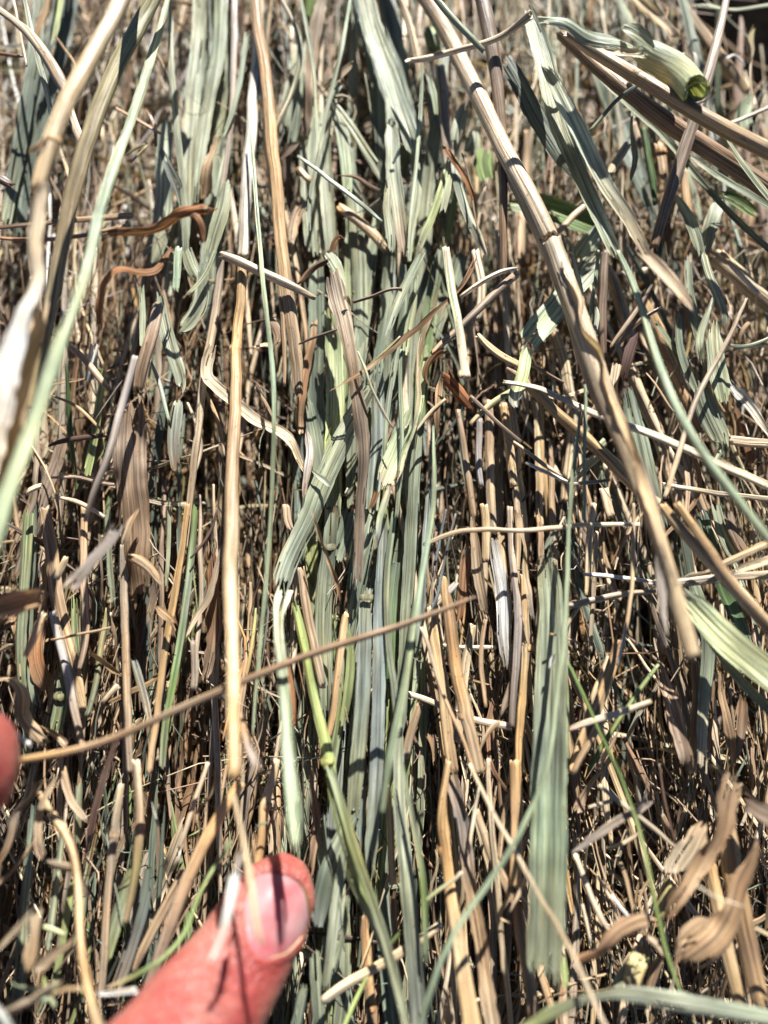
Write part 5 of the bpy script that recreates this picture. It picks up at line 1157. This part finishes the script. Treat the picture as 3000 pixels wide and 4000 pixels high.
MARKS = [('the thumb tip', 1130, 3340), ('the thumbnail', 1080, 3600), ('the left fingertip', 60, 3050), ('the bent end of the brown twig', 340, 2945),
         ("the brown twig's right tip", 1850, 2340), ("the golden stalk's brown joint", 925, 1455), ("the golden stalk's lower end", 920, 3060),
         ('the cut green stem', 2650, 330), ('the dark corner', 2850, 100), ('the glaring white sheath', 120, 1300), ("the pale stem's grey node", 160, 720),
         ('the curled rust leaf', 430, 1150), ('the broad brown leaf', 510, 1800), ("the cream stem's knob", 1815, 1480), ('the dark rust pod leaf', 1790, 1560),
         ('the central pale lime blade', 1540, 1850), ("the grey brown strip's torn top", 1290, 1030), ("the broad sage blade's fold", 1090, 2330),
         ("the broadest blade's foot", 2130, 3900), ("the broadest blade's top", 2150, 2160), ("the blurred straw's end", 2710, 2570), ('the ribbed lime blade', 2080, 1350),
         ('the pale sage pair', 2280, 500), ('the twisted sage leaf', 2810, 1350), ('the sweeping lime blade', 2900, 2620), ('the forked grey leaf', 2450, 3220),
         ('the papery leaf flap', 2690, 3380), ('the big curled tan leaf', 2850, 3600), ('the blunt cut straw', 1400, 3800), ('the frosted golden joint', 1725, 3260),
         ('the pale ringed joint', 1815, 2795), ('the silvery shredded leaf', 1970, 2450), ('the ribbon-like tan leaf', 60, 2750), ('the zigzag tan leaf', 180, 3300),
         ('the yellow curved stalk', 310, 3500), ('the level straw', 2250, 2070), ('the gleaming white leaf', 2930, 1620), ("the slanting gold stem's joint", 2140, 1580),
         ("the frayed brown stem's end", 1165, 1550), ('the wide top centre blade', 1500, 300), ('the sage blade bundle', 800, 300), ('the hooked straw sliver', 2450, 2500),
         ('the bottom right sage leaf', 2600, 3920), ('the bright white straw bit', 460, 3880), ('the rippled shaded blade', 2780, 1700), ('the blurred mint blade', 330, 1000),
         ('the ribbed grey tan leaf', 150, 2340), ('the lime stalk joint', 1245, 2810), ('the olive brown stem', 400, 500), ('the slanting beige stem', 1900, 450)]
used_labels = set()
def describe(kind, pts, w, cols, phrase):
    if phrase:
        used_labels.add(phrase); return phrase
    noun = NAMES[kind][1] if kind != 's' else 'straw stem'
    p = np.array(pts); inx = (p[:, 0] > 0) & (p[:, 0] < 3000) & (p[:, 1] > 0) & (p[:, 1] < 4000)
    q = p[inx] if inx.any() else p
    L = np.linalg.norm(np.diff(q, axis=0), axis=1).sum() if len(q) > 1 else 100
    size = 'short' if L < 190 else ('long' if L > 620 else '')
    wide = 'hair-thin' if w < 11 else ('thin' if w < 22 else ('narrow' if w < 36 else ('' if w < 60 else 'broad')))
    a, b = WORD[cols[0]], WORD[cols[-1]]
    cc = a if a == b else a + ' to ' + b
    e = q[-1] - q[0] if len(q) > 1 else np.array([0, 1.])
    if e[1] < 0: e = -e
    an = math.degrees(math.atan2(e[0], e[1]))
    lean = 'upright' if abs(an) < 9 else ('level' if abs(an) > 75 else ('leaning right' if an < 0 else 'leaning left'))
    cands = []
    for anchor, word in ((q[len(q) // 2], ''), (q[0], 'starting '), (q[-1], 'ending ')):
        ms = sorted(MARKS, key=lambda m: math.hypot(m[1] - anchor[0], m[2] - anchor[1]))[:3]
        for m in ms:
            dx, dy = anchor[0] - m[1], anchor[1] - m[2]
            rel = ('right of ' if dx > 0 else 'left of ') if abs(dx) > abs(dy) else ('below ' if dy > 0 else 'above ')
            cands.append(word + rel + m[0])
    for c in cands:
        for s in ((size, ''), (size, wide), (wide, size)):
            for l_ in (lean, ''):
                t = ' '.join(x for x in (s[0], s[1], cc, noun, l_) if x) + ', ' + c
                if t not in used_labels and 4 <= len(t.split()) <= 16 and (l_ or s[1]):
                    used_labels.add(t); return t
    t = ' '.join(x for x in (size, wide, cc, noun, lean) if x) + ', ' + cands[0] + ' nearby'
    used_labels.add(t); return t
def build_strands(text):
    lines = [l for l in text.strip().split('\n') if l.strip() and not l.startswith('#')]
    for li, line in enumerate(lines):
        kind, pstr, wstr, hstr, cstr, opts, phrase = [x.strip() for x in line.split('|')]
        rng = np.random.default_rng(1000 + li)
        cur = None; first = None; px = []
        for tok in pstr.split():
            if ':' in tok: cur, tok = tok.split(':')
            first = first or cur
            x, y = tok.split(','); px.append(tile(cur, float(x), float(y)))
        hs = np.array([float(x) for x in hstr.split()]) / 1000.0
        sc = TS.get(first, 1 / 1.659)
        wp = np.array([float(x) for x in wstr.split()]) * sc
        P = np.array([at(x, y, h) for (x, y), h in zip(px, hs)])
        W = np.array([w * K * depth(p) for w, p in zip(wp, P)])
        cn = cstr.split()
        C = np.array([PAL[c] for c in cn])
        if len(C) == 1: C = np.repeat(C, 2, 0)
        # run on beyond the frame where the photograph cuts a strand off
        def off(q): return q[0] < 12 or q[0] > 2988 or q[1] < 12 or q[1] > 3988
        tC = np.linspace(0, 1, len(C)); tP = np.linspace(0, 1, len(P))
        Cp = np.stack([np.interp(tP, tC, C[:, j]) for j in range(3)], 1)
        if off(px[0]):
            d = P[0] - P[1]; d[2] *= .3; d /= np.linalg.norm(d)
            P = np.vstack([P[0] + d * .022, P]); W = np.r_[W[0], W]; Cp = np.vstack([Cp[0], Cp])
        if off(px[-1]):
            d = P[-1] - P[-2]; d[2] *= .3; d /= np.linalg.norm(d)
            P = np.vstack([P, P[-1] + d * .022]); W = np.r_[W, W[-1]]; Cp = np.vstack([Cp, Cp[-1]])
        curl = 0.0; nodes = []
        for o_ in opts.split():
            if o_.startswith('curl'): curl = float(o_[4:])
            if o_.startswith('node'): nodes.append(float(o_[4:]))
        calm = 'flat' in opts; wild = .8 if 'wild' in opts else 0.0
        rag = 1.0 if 'rag' in opts else .35
        name, cat, group = NAMES[kind]
        if kind in 'sf':
            tube = kind == 's' or True
            geo = make_tube(rng, P, W, Cp, m=16 if kind == 's' else 8, bulges=nodes, rag=max(rag, .5), calm=calm, relax=.016 if calm else .010,
                            inner=PAL['limebright'] if 'hollow' in opts else None)
            me = build_mesh(name, [geo], (M_SHEATH if 'hollow' in opts else M_STEM) if kind == 's' else (M_BLADE if 'mint' in cstr or 'green' in cstr or 'sage' in cstr else M_STEM))
        elif kind == 'b':
            m_ = 9 if W.max() < .0035 else (15 if W.max() < .006 else 25)
            geo = make_ribbon(rng, P, W, Cp, m=m_, curl=curl, wild=wild, calm=calm, rag=max(rag, .6), relax=.011, roll0=rng.uniform(-.3, .3) * (0 if calm else 1))
            me = build_mesh(name, [geo], M_BLADE)
        else:
            if np.linalg.norm(P[-1] - P[0]) < .03 and len(W) > 2:   # short scraps are torn strips: blunt at one end, a sliver at the other
                W = W * .55 + W.max() * .28
                W[-1 if rng.random() < .5 else 0] *= .25
                W = W * np.interp(np.linspace(0, 1, len(W)), [0, .5, 1], rng.uniform(.7, 1.1, 3))
            geo = make_ribbon(rng, P, W, Cp, step=.0006, m=13, curl=max(curl, rng.uniform(.1, .7)), wild=max(wild, rng.uniform(.15, 1.0) if not calm else .25), calm=calm, rag=max(rag, 1.0), relax=.002)
            me = build_mesh(name, [geo], M_LEAF)
        ob = link(name, me)
        ob['category'] = cat; ob['group'] = group
        ob['label'] = describe(kind, px, wp.mean(), cn, phrase)
        ob['kind'] = 'thing'
        # joints: a swollen ring of its own on the stem
        for b in nodes:
            Q, v, (w, c) = smooth_path(P, .0004, [W, Cp], .016 if calm else .010)
            i = int(b * (len(v) - 1)); wi = w[i]
            k = max(2, int(wi * .32 / .0004))
            lo, hi = max(0, i - k), min(len(v) - 1, i + k)
            Pn = Q[lo:hi + 1:max(1, (hi - lo) // 4)]
            t = np.linspace(-1, 1, len(Pn))
            Wn = wi * (1.16 - .10 * t ** 2) + .00008
            cc = c[i] * np.array([.78, .62, .50])
            Cn = np.stack([np.clip(c[i] * 1.1, 0, .8) if abs(x) < .35 else cc for x in t])
            gm = make_tube(rng, Pn, Wn, Cn, step=.0003, m=16, rag=.12, wall=False)
            nd = link('node', build_mesh('node', [gm], M_NODE), ob)
        if 'hollow' in opts:                           # the green stem's dark rim
            T_ = P[-1] - P[-2]; T_ /= np.linalg.norm(T_)
            gm = make_tube(rng, [P[-1] - T_ * .0004, P[-1] - T_ * .0001, P[-1] + T_ * .0002, P[-1] + T_ * .0003], np.full(4, W[-1] * 1.03), np.array([PAL['dark']] * 4) * .4, step=.0002, m=24, wall=False, rag=.05)
            link('rim', build_mesh('rim', [gm], M_NODE), ob)
def long_companions():
    """more long blades and stems lying under the traced ones, each a thing of its own"""
    rng = np.random.default_rng(4242)
    out = []
    def add(kind, n, x0, x1, y0, y1, l0, l1, w0, w1, h0, h1, cols, slant, sd):
        for _ in range(n):
            x = rng.uniform(x0, x1); y = rng.uniform(y0, y1); ln = rng.uniform(l0, l1); a = math.radians(slant + rng.normal() * sd)
            n_ = 5; pts, ws = [], []; bow = rng.normal() * .025 * ln
            w = rng.uniform(w0, w1); hh = rng.uniform(h0, h1)
            for i in range(n_):
                t = i / (n_ - 1) - .5
                pts.append('F:%.0f,%.0f' % ((x + math.sin(a) * ln * t + bow * (t * t * 4 - .3)) / 1.80832, (y + math.cos(a) * ln * t) / 1.80832))
                ws.append('%.1f' % (w * (1 - .5 * abs(t * 2) ** 3) / 1.80832))
            c = [cols[int(rng.integers(len(cols)))] for _ in range(2)]
            c = [c[0], c[0], c[1]] if rng.random() < .4 else [c[0]]
            out.append('|'.join([kind, ' '.join(pts), ' '.join(ws), ' '.join(['%.1f' % (hh + rng.normal() * .8) for _ in range(n_)]), ' '.join(c), '-', '']))
    add('b', 34, 1180, 1720, 300, 3900, 900, 2300, 26, 62, -4, 3, ['sage', 'sagedark', 'sage', 'bluegrey', 'sagelight', 'limedark'], 0, 4)
    add('b', 10, 640, 900, -100, 1300, 700, 1300, 26, 60, -4, 3, ['sage', 'sagelight', 'sagedark'], -4, 4)
    add('b', 14, 60, 800, 1700, 3900, 600, 1500, 16, 40, -5, 3, ['sagedark', 'olivegreen', 'sage', 'tealdark'], -4, 5)
    add('b', 12, 2200, 2950, 300, 2400, 500, 1300, 18, 50, -5, 3, ['sage', 'sagedark', 'tealdark'], 16, 7)
    add('s', 34, 60, 1150, 900, 4000, 700, 1700, 12, 32, -5, 3, ['tan', 'beige', 'brown', 'greytan', 'pale', 'greybrown'], -3, 6)
    add('s', 34, 1650, 2250, 900, 3900, 700, 1700, 14, 38, -5, 3, ['tan', 'beige', 'straw', 'gold', 'brown', 'greytan'], 3, 5)
    add('s', 26, 2200, 2980, 1000, 3900, 600, 1500, 12, 34, -6, 3, ['tan', 'beige', 'straw', 'brown', 'greybrown', 'pale'], 12, 9)
    add('l', 22, 100, 1000, 1500, 3700, 300, 800, 22, 60, -4, 4, ['brown', 'tan', 'greybrown', 'beige'], -3, 12)
    add('s', 14, 950, 1700, 100, 1500, 500, 1400, 12, 30, -5, 3, ['tan', 'beige', 'greytan', 'pale'], 1, 6)
    return '\n'.join(out)
build_strands(STRANDS + long_companions())
